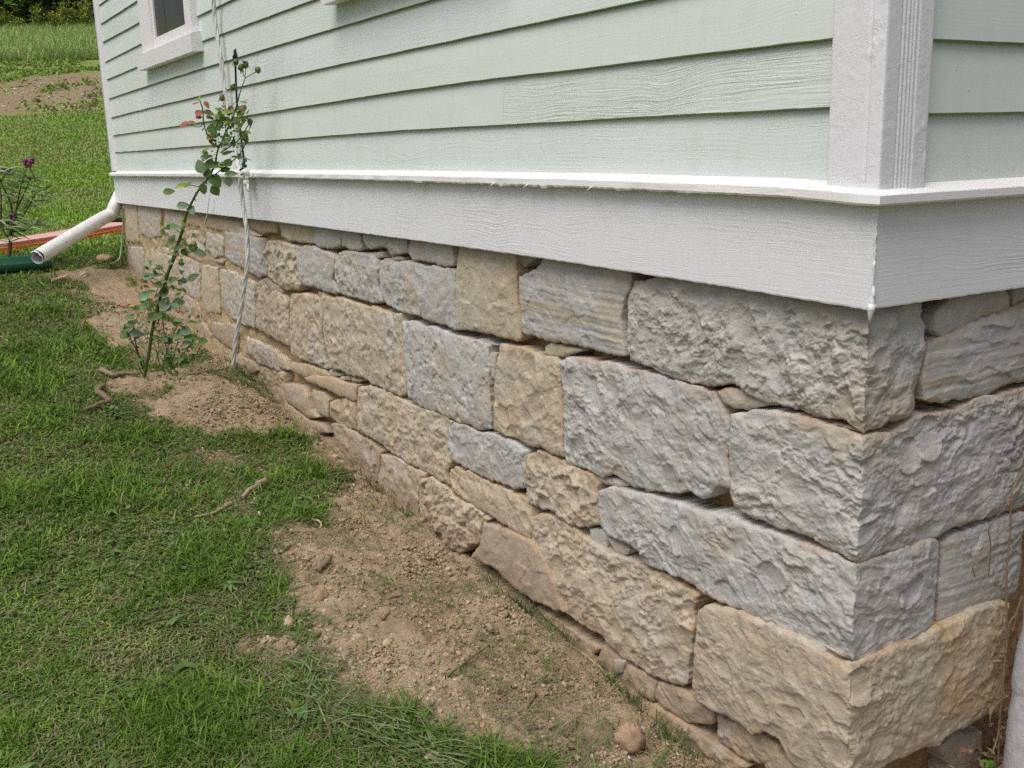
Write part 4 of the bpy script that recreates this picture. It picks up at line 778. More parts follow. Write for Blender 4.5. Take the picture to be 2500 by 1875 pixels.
for k in range(9):
    bx, by = random.uniform(1680, 1880), random.uniform(900, 1150); dx = random.uniform(-1, 1)*120; canes.append(('branch', RD('C1', (bx, by), (bx+dx*.4, by-70), (bx+dx, by-random.uniform(100, 170))), .003, random.choice([DKC, CANE])))
for nm, pts, r, col in canes:
    sm = smooth_path(pts, 4); mb = MB(); rr = np.interp(np.linspace(0, 1, len(sm)), np.linspace(0, 1, len(pts)), np.broadcast_to(r, (len(pts),))) ; rr = rr*np.linspace(1, 0.75, len(sm))*0.60
    mb.tube(sm, rr, 7, col)
    if nm == 'stem':                                        # thorns
        for i in range(1, len(sm)-1, 1):
            for _ in range(2 if rr[i] > .01 else 1):
                dv = rv(); dv -= (sm[i+1]-sm[i])*0; dv /= np.linalg.norm(dv); p0 = sm[i]+(sm[i+1]-sm[i])*random.random(); mb.tube([p0+dv*rr[i]*0.7, p0+dv*(rr[i]+0.016)], [0.005, 0.0006], 4, (0.12, 0.14, 0.05), False)
    sub(rose, 'cane' if nm == 'stem' else 'branch', mb.mesh('cane'), M_BARK)
VIEW = -CAMR[2]
lf = MB()
GD, GM, GP, YG, RDL, ORL = (0.07, 0.14, 0.035), (0.115, 0.21, 0.05), (0.20, 0.29, 0.16), (0.27, 0.33, 0.06), (0.28, 0.08, 0.04), (0.36, 0.16, 0.05)
def rl(c, x, y, size, ang, col, asp=0.72, tilt=0.5):
    """a rose leaf whose middle sits at the point, its axis turned by ang in the plane of the bush"""
    p = RP(*fx(c, (x, y))); px = depth(p)/FPX*K; L = size*px*1.08; asp = min(0.95, asp*1.05); d = CAMR[0]*math.cos(ang)-CAMR[1]*math.sin(ang)+VIEW*random.uniform(-0.4, 0.4); upv = VIEW*tilt+np.array([0, 0, 1.0])*(1-tilt)+rv(0.25); d /= np.linalg.norm(d)
    t = random.uniform(0.9, 1.12); leaf(lf, p-d*L*0.5+VIEW*random.uniform(0, .03), d, upv, L, L*asp, tuple(v*t for v in col), random.uniform(0.1, 0.35), random.uniform(0, 0.3))
for a_ in [('C1', 1548, 1285, 110, 1.9, GP, .75, .9), ('C1', 1600, 1330, 85, 1.5, GD, .8, .8), ('C1', 1670, 1400, 112, -1.0, GM, .75, .9), ('C1', 1668, 1475, 88, -.9, GM, .8, 1), ('C1', 1578, 1465, 80, -1.3, GD, .75, .8), ('C1', 1625, 1265, 90, 1.2, GD, .7, .7),
           ('C1', 1680, 1280, 110, 0.2, GM, .6, .6), ('C1', 1765, 1185, 90, .5, GD, .55, .5), ('C1', 1765, 1255, 75, 1.2, GM, .8, .9), ('C1', 1790, 1345, 100, .2, GP, .5, .7), ('C1', 1768, 1405, 75, -1.4, GP, .8, .9), ('C1', 1740, 1310, 80, .3, GM, .6, .7), ('C1', 1725, 1265, 60, .2, GD, .6, .6),
           ('C1', 1590, 1160, 100, .6, YG, .5, .5), ('C1', 1600, 1200, 60, -1.2, GP, .6, .8), ('C1', 1640, 1060, 90, .7, ORL, .5, .7), ('C1', 1440, 968, 85, .5, RDL, .55, .8), ('C1', 1500, 955, 70, -.1, ORL, .4, .6), ('C1', 1548, 880, 65, .8, RDL, .8, .8), ('C1', 1545, 912, 50, 0, RDL, .6, .8), ('C1', 1600, 810, 60, -.9, ORL, .6, .6), ('C1', 1510, 795, 55, .5, ORL, .5, .6), ('C1', 1545, 770, 50, 1.2, YG, .5, .6),
           ('C1', 1620, 880, 90, -.3, (0.12, 0.10, 0.03), .5, .6), ('C1', 1700, 900, 90, -.2, YG, .6, .6), ('C1', 1760, 870, 80, .3, YG, .7, .7), ('C1', 1780, 835, 50, -.3, RDL, .7, .8), ('C1', 1700, 960, 90, .9, GM, .7, .8), ('C1', 1650, 1010, 90, -1.2, GM, .8, .8), ('C1', 1760, 940, 80, -.5, YG, .6, .6), ('C1', 1820, 930, 90, .3, YG, .5, .6), ('C1', 1850, 870, 80, 1.3, YG, .5, .6), ('C1', 1870, 830, 60, .8, ORL, .6, .7), ('C1', 1750, 1090, 80, .4, GP, .55, .6), ('C1', 1830, 1010, 80, .2, GM, .5, .5), ('C1', 1860, 970, 70, 1.0, YG, .5, .6),
           ('C1', 1900, 1075, 70, -1.3, GD, .7, .7), ('C1', 1880, 1040, 80, -1, GM, .5, .6), ('C1', 1915, 1025, 55, -.2, YG, .5, .6), ('C1', 1890, 800, 60, 0, GP, .35, .5), ('C1', 1900, 1220, 90, 0.05, GP, .2, .4), ('C1', 1830, 1215, 90, .1, GM, .3, .5), ('C1', 1810, 1110, 60, -1.4, GD, .5, .6),
           ('C1', 1305, 1480, 85, .2, GM, .6, .8), ('C1', 1410, 1430, 90, .5, YG, .4, .6), ('C1', 1455, 1425, 70, .6, GM, .5, .6), ('C1', 1420, 1590, 95, .2, GP, .6, .8), ('C1', 1485, 1625, 80, -1.2, GP, .7, .9)]: rl(*a_)
for a_ in [('C2', 1330, 325, 100, .2, GM, .5, .6), ('C2', 1330, 425, 80, 1.3, GM, .7, .8), ('C2', 1290, 345, 70, .3, GD, .5, .6), ('C2', 1390, 490, 80, .4, GD, .7, .7), ('C2', 1500, 490, 75, .1, GD, .6, .7), ('C2', 1550, 530, 105, -.1, GP, .55, .8), ('C2', 1430, 530, 70, -.8, GM, .6, .7), ('C2', 1160, 620, 100, -.1, GP, .45, .8), ('C2', 1240, 640, 60, -.4, GM, .5, .6),
           ('C2', 1150, 710, 110, .1, GP, .45, .7), ('C2', 1220, 705, 90, .2, GP, .5, .7), ('C2', 1110, 750, 80, -.1, ORL, .4, .7), ('C2', 1340, 740, 90, .3, GD, .55, .7), ('C2', 1410, 750, 80, .5, GP, .6, .8), ('C2', 1500, 720, 95, .5, GD, .6, .8), ('C2', 1240, 780, 80, -.2, GM, .6, .7), ('C2', 1270, 830, 90, 1, GD, .7, .8), ('C2', 1130, 860, 110, .9, GP, .6, .8), ('C2', 1180, 830, 70, .3, GM, .4, .6),
           ('C2', 1280, 920, 110, 1.2, GP, .7, .9), ('C2', 1375, 910, 95, .2, GP, .75, .9), ('C2', 1120, 940, 100, .5, GM, .5, .7), ('C2', 1330, 960, 90, .1, GP, .45, .7), ('C2', 1200, 1025, 150, .1, GM, .45, .6), ('C2', 1240, 1020, 80, -.1, GD, .5, .6), ('C2', 970, 930, 60, 0, ORL, .5, .7), ('C2', 1040, 930, 50, .4, (.45, .3, .05), .6, .7), ('C2', 1010, 1025, 90, .2, GM, .4, .6), ('C2', 900, 1045, 70, 0, GP, .4, .6), ('C2', 1030, 1070, 90, .6, GD, .6, .7),
           ('C2', 970, 1165, 90, .1, GD, .7, .8), ('C2', 1060, 1150, 110, -.1, GP, .5, .7), ('C2', 990, 1110, 80, .3, GM, .6, .7), ('C2', 1120, 1150, 80, .4, GP, .5, .7), ('C2', 840, 1160, 70, .3, GM, .4, .6), ('C2', 1280, 1195, 70, -.7, GD, .8, .8), ('C2', 1310, 1210, 70, -.3, GD, .8, .8), ('C2', 1210, 1180, 60, 0, GM, .6, .7), ('C2', 1440, 1130, 90, -.4, GP, .8, .8), ('C2', 1390, 1170, 80, .2, GM, .7, .7), ('C2', 1470, 1180, 90, .1, GM, .7, .7), ('C2', 1360, 1075, 60, -1, GD, .5, .6), ('C2', 1570, 1210, 75, 0, GM, .7, .8), ('C2', 1400, 1050, 90, .1, GP, .4, .6), ('C2', 1500, 1060, 80, .1, GM, .4, .6), ('C2', 1450, 1230, 80, .3, GP, .6, .7), ('C2', 1380, 1350, 90, .4, GM, .5, .6), ('C2', 1300, 1320, 60, .3, GM, .5, .6), ('C2', 1090, 1350, 60, .3, GM, .5, .6), ('C2', 1430, 1380, 80, .2, GD, .6, .6), ('C2', 1100, 1230, 60, .1, GP, .5, .7)]: rl(*a_)
random.seed(3)
for k in range(380):
    c, xr, yr_, cols = random.choice([('C1', (1640, 1900), (820, 1000), [YG, YG, GM, ORL, GD]), ('C1', (1600, 1920), (830, 1080), [YG, GM, YG, GP]), ('C1', (1620, 1900), (860, 1200), [YG, GM, GM, GD]), ('C1', (1560, 1900), (1000, 1400), [GM, GD, GP, YG]), ('C2', (940, 1560), (980, 1260), [GP, GM, GD]), ('C2', (1100, 1450), (600, 960), [GP, GM, GD]), ('C2', (1250, 1520), (300, 620), [GP, GM, YG]), ('C2', (1250, 1500), (1250, 1480), [GM, GD])])
    rl(c, random.uniform(*xr), random.uniform(*yr_), random.uniform(18, 48), random.uniform(-1.5, 1.5), random.choice(cols), random.uniform(.4, .75), random.uniform(.3, .9))
sub(rose, 'leaves', lf.mesh('leaves'), M_LEAF)
for x, y in ((1895, 500), (1856, 520), (1990, 540), (1820, 480), (1714, 755), (1930, 940), (1800, 672)):
    p = RP(*fx('C1', (x, y))); mb = MB(); blob(mb, p, 0.016, int(x), (1, 1, 1.2), 5, 0.2, (0.13, 0.16, 0.05))
    for k in range(6): leaf(mb, p, rv()+[0, 0, .4], [0, 0, 1], 0.035, 0.010, random.choice([(0.13, 0.16, 0.05), (0.10, 0.06, 0.03)]), 0.2, 0.4, 3)
    sub(rose, 'rose_hip', mb.mesh('rose_hip'), M_LEAF)
# --- butterfly bush with purple flower heads, left edge
bb = ground_at(*fx('C2', (68, 612))); BD = depth(bb)
BP = lambda x, y: at_depth(x, y, BD) # px of the photo
bush = thing('butterfly_bush', tuple(bb), 'young butterfly bush with narrow leaves and purple flower heads on the lawn', 'shrub')
bst = [[(20, 645), (25, 600), (30, 560), (22, 500), (8, 440), (5, 415)], [(25, 600), (35, 540), (45, 480), (55, 440), (66, 405)], [(28, 575), (45, 540), (65, 500), (85, 470), (112, 455)], [(26, 590), (12, 565), (2, 550), (-25, 510), (-40, 470)], [(30, 560), (62, 565), (80, 552), (95, 540)], [(40, 510), (60, 470), (68, 440), (72, 430)], [(2, 550), (6, 490), (-10, 440), (-15, 405)]]
blv = MB()
for i, pl in enumerate(bst):
    P = [BP(*q_)+CAMR[2]*random.uniform(-.15, .15)*(k_/len(pl)) for k_, q_ in enumerate(pl)]; sm = smooth_path(P, 5); mb = MB(); mb.tube(sm, np.linspace(0.02 if i == 0 else 0.010, 0.003, len(sm)), 6, (0.085, 0.06, 0.035)); sub(bush, 'stem', mb.mesh('stem'), M_BARK)
    for k in range(4, len(sm)):
        for sgn in (-1, 1, 0):
            if random.random() < 0.62:
                d = CAMR[0]*(sgn if sgn else random.uniform(-1, 1))*random.uniform(.6, 1)+np.array([0, 0, random.uniform(-.1, .5)])+CAMR[2]*random.uniform(-.7, .7)
                leaf(blv, sm[k], d, VIEW*random.uniform(0, .9)+[0, 0, .8], random.uniform(.12, .22), random.uniform(.020, .034), random.choice([(0.16, 0.26, 0.08), (0.21, 0.30, 0.12), (0.27, 0.34, 0.20), (0.11, 0.18, 0.06)]), .2, random.uniform(.2, .6), 5, 'lance')
sub(bush, 'leaves', blv.mesh('leaves'), M_LEAF)
for x, y, r, col in ((69, 394, .042, (0.27, 0.03, 0.19)), (68, 405, .026, (0.30, 0.05, 0.16)), (16, 417, .038, (0.17, 0.06, 0.08)), (72, 434, .018, (0.22, 0.07, 0.10)), (30, 527, .024, (0.24, 0.03, 0.19)), (95, 541, .020, (0.18, 0.04, 0.13)), (24, 560, .014, (0.03, 0.02, 0.03))):
    p = BP(x, y); mb = MB()
    for k in range(16): q = p+rv(r*.75)*[1.4, 1.4, .7]; blob(mb, q, r*.35, k, (1, 1, 1), 4, .2, tuple(c*random.uniform(.7, 1.25) for c in col))
    sub(bush, 'flower_head', mb.mesh('flower_head'), M_LEAF)

# ------------------------------------------------------------------ grass, clippings, clover (nobody could count them)
def blades(P, L, Wd, az, lean, C, curl=0.5):
    n = len(P); dh = np.stack([np.cos(az), np.sin(az), 0*az], 1); s = np.stack([-np.sin(az), np.cos(az), 0*az], 1); zz_ = np.array([0, 0, 1.0])
    d1 = dh*np.sin(lean)[:, None]+zz_*np.cos(lean)[:, None]; l2 = np.minimum(lean+curl, 1.9); d2 = dh*np.sin(l2)[:, None]+zz_*np.cos(l2)[:, None]
    m_ = P+d1*(L*0.55)[:, None]; t = m_+d2*(L*0.45)[:, None]; hw = s*(Wd*0.5)[:, None]
    V = np.stack([P-hw, P+hw, m_-hw*0.85, m_+hw*0.85, t], 1).reshape(-1, 3); b = np.arange(n)*5
    F4 = np.stack([b, b+1, b+3, b+2], 1); F3 = np.stack([b+2, b+3, b+4], 1); Cc = np.repeat(C, 5, 0); return V, F4, F3, Cc
def scatter(n, r0, r1, th0, th1):
    r = r0*(r1/r0)**RNG.random(n); th = np.radians(th0+(th1-th0)*RNG.random(n)); return CAMP[0]+r*np.cos(th), CAMP[1]+r*np.sin(th), r
def ok(x, y): return ~((y > -0.02) & (x > -8.95)) & (x < 1.6)
def pal(n, cols, w=None):
    c = np.array(cols)[RNG.choice(len(cols), n, p=w)]; return c*(0.8+0.4*RNG.random((n, 1)))
x, y, r = scatter(430000, 2.1, 12.5, 134, 200)
dm = dirt_mask(x, y); k = ok(x, y) & (RNG.random(len(x)) > np.clip(dm*1.25, 0, 0.985)); x, y, r = x[k], y[k], r[k]; n = len(x)
lush = sst(0.42, 0.6, fbm(x*3.1, y*3.1, 55, 4)); thin = sst(0.55, 0.72, fbm(x*1.7+9, y*1.7, 66, 4))
Lb = (0.022+0.028*RNG.random(n)+0.05*RNG.random(n)**6)*(0.65+0.75*lush)*(r/3)**0.15; Wb = (0.0024+0.0030*RNG.random(n))*np.maximum(1, (r/3))**0.85
flat = RNG.random(n) < 0.50+0.25*thin-0.2*lush
lean = np.where(flat, 1.15+0.4*RNG.random(n), 0.3+0.85*RNG.random(n)); az = RNG.random(n)*6.283
C1 = pal(n, [(0.08, 0.175, 0.018), (0.125, 0.23, 0.03), (0.17, 0.27, 0.045)]); C2_ = pal(n, [(0.175, 0.21, 0.07), (0.235, 0.24, 0.11), (0.28, 0.255, 0.14), (0.125, 0.175, 0.045)])
pm = np.clip(0.20+0.4*thin-0.4*lush+0.35*flat, 0.03, 0.9)[:, None]; C = np.where(RNG.random((n, 1)) < pm, C2_, C1)*(0.78+0.5*fbm(x*9, y*9, 83, 3)*fbm(x*2, y*2, 84, 2)*2)[:, None]
P = np.stack([x, y, gz(x, y)+0.002], 1); V, F4, F3, Cc = blades(P+np.stack([0*x, 0*x, np.where(flat, 0.018*RNG.random(n), 0)], 1), Lb, Wb, az, lean, C)
go = obj('grass', mesh_np('grass', V, F4, F3, {'Col': Cc}, False), M_GRASS); go['kind'] = 'stuff'; go['label'] = 'mown green lawn grass mixed with dry clippings'
x, y, r = scatter(150000, 12.0, 33, 166, 194); k = ok(x, y); x, y, r = x[k], y[k], r[k]; n = len(x)
lush = sst(0.42, 0.62, fbm(x*0.8, y*0.8, 57, 4)); C = np.where(RNG.random((n, 1)) < (0.25+0.6*lush)[:, None], pal(n, [(0.20, 0.38, 0.04), (0.27, 0.42, 0.07)]), pal(n, [(0.30, 0.38, 0.11), (0.24, 0.33, 0.08), (0.34, 0.34, 0.16)]))
V, F4, F3, Cc = blades(np.stack([x, y, gz(x, y)], 1), 0.05+0.04*RNG.random(n), 0.004*(r/3)**0.9, RNG.random(n)*6.283, 0.2+1.0*RNG.random(n), C)
go = obj('grass', mesh_np('grass', V, F4, F3, {'Col': Cc}, False), M_GRASS); go['kind'] = 'stuff'; go['label'] = 'brighter lawn rising behind the far end of the house'
# long loose blades round the dirt and thin clippings scattered over it
x, y, r = scatter(110000, 2.2, 9, 134, 182); dm = dirt_mask(x, y); edge = np.exp(-((dm-0.35)/0.3)**2)*0.5+0.20*(dm > 0.5)*sst(0.45, 0.62, fbm(x*4, y*4, 91, 3)); k = ok(x, y) & (RNG.random(len(x)) < edge); x, y, r = x[k], y[k], r[k]; n = len(x)
P = np.stack([x, y, gz(x, y)+0.012+0.012*RNG.random(n)], 1); az = 2.2+1.0*RNG.standard_normal(n)
V, F4, F3, Cc = blades(P, 0.03+0.10*RNG.random(n)**2, 0.002+0.003*RNG.random(n), az, 1.35+0.25*RNG.random(n), pal(n, [(0.14, 0.19, 0.07), (0.19, 0.22, 0.11), (0.24, 0.20, 0.12), (0.10, 0.18, 0.04), (0.28, 0.23, 0.15)]), 0.12)
go = obj('grass_clippings', mesh_np('grass_clippings', V, F4, F3, {'Col': Cc}, False), M_GRASS); go['kind'] = 'stuff'; go['label'] = 'loose cut grass strewn over the dug soil'
# a windrow of long pale cut blades along the near edge of the soil
ed = [disp([q_])[0] for q_ in ((640, 1420), (690, 1480), (720, 1540), (790, 1560), (880, 1600), (960, 1640), (1000, 1665))]; seg = RNG.integers(0, len(ed)-1, 650); t = RNG.random(650)[:, None]; E_ = np.array(ed); P2 = E_[seg]*(1-t)+E_[seg+1]*t+RNG.standard_normal((650, 2))*0.055
d_ = E_[seg+1]-E_[seg]; az = np.arctan2(d_[:, 1], d_[:, 0])+RNG.standard_normal(650)*0.6+np.where(RNG.random(650) < .5, 3.14, 0)
V, F4, F3, Cc = blades(np.stack([P2[:, 0], P2[:, 1], gz(P2[:, 0], P2[:, 1])+0.012+0.03*RNG.random(650)], 1), 0.03+0.11*RNG.random(650)**1.6, 0.0025+0.0035*RNG.random(650), az, 1.35+0.22*RNG.random(650), pal(650, [(0.15, 0.22, 0.07), (0.21, 0.26, 0.12), (0.11, 0.19, 0.04), (0.26, 0.29, 0.16)]), 0.15)
go = obj('grass_clippings', mesh_np('grass_clippings', V, F4, F3, {'Col': Cc}, False), M_GRASS); go['kind'] = 'stuff'; go['label'] = 'windrow of long pale cut grass along the edge of the soil'
# green tufts growing in the gap at the foot of the wall
xs = []; 
for px, py, nn, sp in ((1250, 1435, 60, .10), (1340, 1500, 90, .07), (1400, 1570, 90, .07), (1530, 1690, 110, .08), (1640, 1810, 110, .08), (1700, 1865, 50, .06), (930, 1190, 120, .15), (1020, 1260, 110, .15), (800, 1090, 120, .2), (600, 900, 200, .2), (620, 925, 160, .15), (660, 955, 100, .15), (300, 660, 120, .25)):
    c = ground_at(px, py); a_ = RNG.standard_normal((nn, 2))*[sp, sp*.5]+c[:2]; a_[:, 1] = np.minimum(a_[:, 1], 0.01); xs.append(a_)
A_ = np.concatenate(xs); n = len(A_); V, F4, F3, Cc = blades(np.stack([A_[:, 0], A_[:, 1], gz(A_[:, 0], A_[:, 1])], 1), 0.03+0.075*RNG.random(n), 0.002+0.002*RNG.random(n), RNG.random(n)*6.283, 0.2+1.0*RNG.random(n), pal(n, [(0.06, 0.13, 0.02), (0.09, 0.15, 0.04), (0.14, 0.15, 0.07)]), 0.6)
go = obj('grass_tufts', mesh_np('grass_tufts', V, F4, F3, {'Col': Cc}, False), M_GRASS); go['kind'] = 'stuff'; go['label'] = 'sparse green tufts in the trench at the foot of the wall'
# clover and broad weeds in the lawn
mb = MB(); cl = [(ground_at(px_*K+0, 900+py_*K)[:2], s_, n_) for px_, py_, s_, n_ in ((900, 350, .10, 90), (60, 1390, .09, 26), (1900, 1500, .10, 20), (1270, 1410, .12, 22), (150, 1560, .12, 22), (600, 1500, .3, 30), (1100, 1620, .12, 20), (1800, 1000, .25, 22), (300, 840, .3, 20))]
for c, s_, n_ in cl:
    for k in range(n_):
        p = gpt(c[0]+random.gauss(0, s_), c[1]+random.gauss(0, s_*.5), 0.03)
        if p[1] > -0.03: continue
        leaf(mb, p, [random.uniform(-1, 1), random.uniform(-1, 1), random.uniform(-.1, .3)], [0, 0, 1], random.uniform(.018, .034), random.uniform(.014, .024), random.choice([(0.10, 0.17, 0.06), (0.14, 0.21, 0.09), (0.08, 0.15, 0.035)]), .15, .1, 4)
xw, yw, rw = scatter(60, 2.4, 8, 140, 180)
for x_, y_ in zip(xw, yw):
    if y_ > -0.25 or float(dirt_mask(np.array([x_]), np.array([y_]))[0]) > .5: continue
    for k in range(random.randint(4, 8)):
        a_ = random.uniform(0, 6.28); leaf(mb, gpt(x_, y_, 0.025), [math.cos(a_), math.sin(a_), random.uniform(.1, .6)], [0, 0, 1], random.uniform(.03, .06), random.uniform(.014, .026), random.choice([(0.10, 0.19, 0.05), (0.15, 0.25, 0.08), (0.08, 0.16, 0.03)]), .2, .5, 4)
go = obj('clover', mb.mesh('clover'), M_LEAF); go['kind'] = 'stuff'; go['label'] = 'small clover leaves and broad weeds among the grass'

# ------------------------------------------------------------------ loose stones, clods and sticks
DC = (0.38, 0.26, 0.175); SC1 = (0.48, 0.37, 0.25); SC2 = (0.42, 0.38, 0.35)
def rock(name, c, x, y, size, sq, col, label, cat, seed, group=None, rotz=0.0, am=0.35, sink=0.25, grain=0.03):
    p = ground_at(*fx(c, (x, y))); R_ = size*K*depth(p)/FPX*0.5; nn = 14 if R_ > 0.02 else 9; V = []; rs = np.random.default_rng(seed); o3 = rs.uniform(0, 20, 2)
    th = np.linspace(0, math.pi, nn+1)[:, None]; ph = np.linspace(0, 2*math.pi, 2*nn, endpoint=False)[None]
    dx, dy, dz_ = np.sin(th)*np.cos(ph), np.sin(th)*np.sin(ph), np.cos(th)+0*ph
    h1, r1 = facet((dx+dz_*0.6)*1.1+o3[0], (dy-dz_*0.5)*1.1+o3[1], seed); f = 1+am*h1*0.6+am*(fbm(dx*1.5+dz_+o3[1], dy*1.5+o3[0]-dz_, seed, 3)-0.5)+grain*(fbm(dx*9+dz_*4, dy*9-dz_*5, seed, 3)-0.5)*4
    X, Y, Z = dx*f*R_*sq[0], dy*f*R_*sq[1], dz_*f*R_*sq[2]; ca, sa = math.cos(rotz), math.sin(rotz)
    V = np.stack([X*ca-Y*sa, X*sa+Y*ca, Z], -1).reshape(-1, 3); m_ = 2*nn
    F_ = [(i*m_+k, (i+1)*m_+k, (i+1)*m_+(k+1) % m_, i*m_+(k+1) % m_) for i in range(nn) for k in range(m_)]
    C = np.tile(np.array(col), (len(V), 1))*(0.85+0.3*fbm(dx*4+dz_*2, dy*4+5, seed, 3)).reshape(-1, 1)
    o = obj(name, mesh_np(name, V, F_, None, {'Col': C}), M_ROCK); o.location = (p[0], p[1], float(gz(p[0], p[1]))+R_*sq[2]*(1-2*sink)); tag(o, label, cat, group); return o
rock('dirt_clod', 'D5', 1070, 1500, 255, (1.0, 0.9, 1.0), DC, 'large round reddish clod of earth at the foot of the wall', 'clod', 5, None, 0.3, 0.26, 0.24, 0.16)
rock('dirt_clod', 'D6', 590, 375, 120, (0.8, 0.9, 1.1), (0.36, 0.25, 0.15), 'upright crumbly clod at the left edge of the soil beside the grass', 'clod', 6, None, 0.5, .5)
RK = [('D6', 335, 565, 120, (1.1, .7, .7), SC1, 'pale tan stone lying on a small soil patch in the grass'), ('D6', 425, 548, 62, (.9, .8, .9), SC2, 'small light grey stone next to the pale tan stone'), ('D6', 862, 688, 110, (1.1, .7, .7), SC1, 'sharp tan stone in the middle of the dug soil'), ('D6', 1095, 715, 80, (.9, .8, .8), SC1, 'rounded tan stone right of the sharp tan stone'),
      ('D6', 1096, 848, 72, (.65, 1.0, .7), (0.40, 0.33, 0.25), 'small blocky brick shaped stone on the soil'), ('D6', 812, 862, 88, (1.2, .6, .6), (0.40, 0.32, 0.28), 'flat pinkish stone below the sharp tan stone'), ('D6', 1003, 1248, 66, (1, .8, .8), (0.5, 0.42, 0.34), 'pale pebble beside the windrow of cut grass'),
      ('D6', 1448, 1612, 135, (1.1, .8, .8), SC1, 'tan stone half in the grass at the bottom of the picture'), ('D6', 1125, 1122, 70, (1, .8, .5), SC1, 'flat tan stone on the lower soil'), ('D6', 1285, 1150, 80, (1, .8, .5), (0.40, 0.28, 0.18), 'flat orange tan stone right of the flat tan stone'), ('D6', 1405, 1140, 66, (1, .8, .7), DC, 'small brown clod in a row of crumbs on the lower soil'),
      ('D6', 700, 790, 60, (1, .8, .6), DC, 'small clod left of the flat pinkish stone'), ('D6', 640, 775, 56, (1, .8, .6), DC, 'clod close to the dark grass edge'), ('D6', 1250, 745, 70, (1.1, .8, .6), DC, 'low clod on the middle of the soil'), ('D6', 1640, 785, 55, (1, .7, .7), (0.45, 0.33, 0.26), 'pinkish pebble high on the soil near the long grass stalk'),
      ('D6', 2090, 900, 70, (1, .8, .8), DC, 'brown clod near the wall side of the soil'), ('D6', 770, 1300, 62, (1, .8, .8), DC, 'clod under the cut grass at the lower edge'), ('D6', 1310, 1285, 90, (1.1, .8, .6), (0.38, 0.26, 0.17), 'broad flat clod in the lower soil'), ('D6', 1830, 1340, 70, (1.1, .8, .6), DC, 'clod among gravel at the lower right of the soil'), ('D6', 1940, 1620, 120, (1.2, .8, .5), (0.37, 0.25, 0.18), 'flat reddish clod at the bottom edge of the picture'),
      ('D6', 1700, 1500, 90, (1.1, .8, .4), DC, 'flat clod near the bottom edge'), ('D5', 475, 900, 80, (1.1, .8, .6), (0.38, 0.25, 0.16), 'orange brown stone on the soil below the half buried stone'), ('D5', 430, 1072, 60, (1, .7, .8), SC1, 'angular orange tan pebble on the soil'), ('D5', 760, 1140, 50, (1, .8, .7), SC1, 'small pebble by a pale grass blade near the wall'), ('D5', 395, 965, 70, (.8, 1, .9), DC, 'upright clod near the orange brown stone'),
      ('D5', 1345, 1555, 66, (1, .8, .6), DC, 'pebble right of the large round clod'), ('D5', 235, 1550, 45, (1, .8, .6), (0.5, 0.38, 0.28), 'pale pebble at the lower right of the soil'), ('D2', -350, 2070, 60, (1, .8, .8), DC, 'clod on the upper part of the soil by the wall'), ('D6', 1545, 1560, 50, (1, .8, .8), DC, 'tiny clod on the bottom slope'), ('D6', 1870, 1455, 42, (1, .8, .8), (0.40, 0.20, 0.10), 'small rusty red stone on the lower soil'), ('D7', 960, 165, 50, (1, .8, .6), (0.3, 0.24, 0.2), 'dark stone in the dark soil under the rose'), ('C2', 810, 590, 130, (1.3, .8, .5), DC, 'heap of crumbly soil by the far house corner')]
for i, (c, x_, y_, s_, sq, col, lab) in enumerate(RK): rock('loose_stone' if col != DC else 'dirt_clod', c, x_, y_, s_, sq, col, lab, 'stone' if col != DC else 'clod', 20+i*3, 'stones and clods on the dug soil', random.uniform(0, 3))
# crumbs and pebbles
x, y, r = scatter(230000, 2.1, 9, 134, 178); dm = dirt_mask(x, y); k = (RNG.random(len(x)) < dm*(0.25+0.75*sst(.4, .65, fbm(x*4, y*4, 71, 3)))) & (y < -0.0); x, y, r = x[k], y[k], r[k]; n = len(x)
ico = np.array([(0, 0, 1), (.894, 0, .447), (.276, .851, .447), (-.724, .526, .447), (-.724, -.526, .447), (.276, -.851, .447), (.724, .526, -.447), (-.276, .851, -.447), (-.894, 0, -.447), (-.276, -.851, -.447), (.724, -.526, -.447), (0, 0, -1)])
icf = np.array([(0, 1, 2), (0, 2, 3), (0, 3, 4), (0, 4, 5), (0, 5, 1), (1, 6, 2), (2, 7, 3), (3, 8, 4), (4, 9, 5), (5, 10, 1), (2, 6, 7), (3, 7, 8), (4, 8, 9), (5, 9, 10), (1, 10, 6), (6, 11, 7), (7, 11, 8), (8, 11, 9), (9, 11, 10), (10, 11, 6)])
rad = 0.0021*(1/(0.21+RNG.random(n)))**1.05*(r/3)**.3*np.where(RNG.random(n) < .012, 2.0, 1); sqz = 0.55+0.6*RNG.random((n, 1, 3)); jit = 1+0.7*(RNG.random((n, 12, 1))-0.5)
V = ico[None]*jit*sqz*rad[:, None, None]+np.stack([x, y, gz(x, y)+0.024*(fbm(x*16, y*16, 3, 4)-0.5)*2+0.004+rad*0.35], 1)[:, None]; F3 = (icf[None]+12*np.arange(n)[:, None, None]).reshape(-1, 3)
C = np.repeat(pal(n, [(0.37, 0.28, 0.19), (0.33, 0.245, 0.165), (0.42, 0.33, 0.235), (0.45, 0.39, 0.32), (0.28, 0.20, 0.13)], [.38, .3, .2, .05, .07]), 12, 0)
go = obj('soil_crumbs', mesh_np('soil_crumbs', V.reshape(-1, 3), None, F3, {'Col': C}, False), M_ROCK); go['kind'] = 'stuff'; go['label'] = 'small crumbs and pebbles on the dug soil'
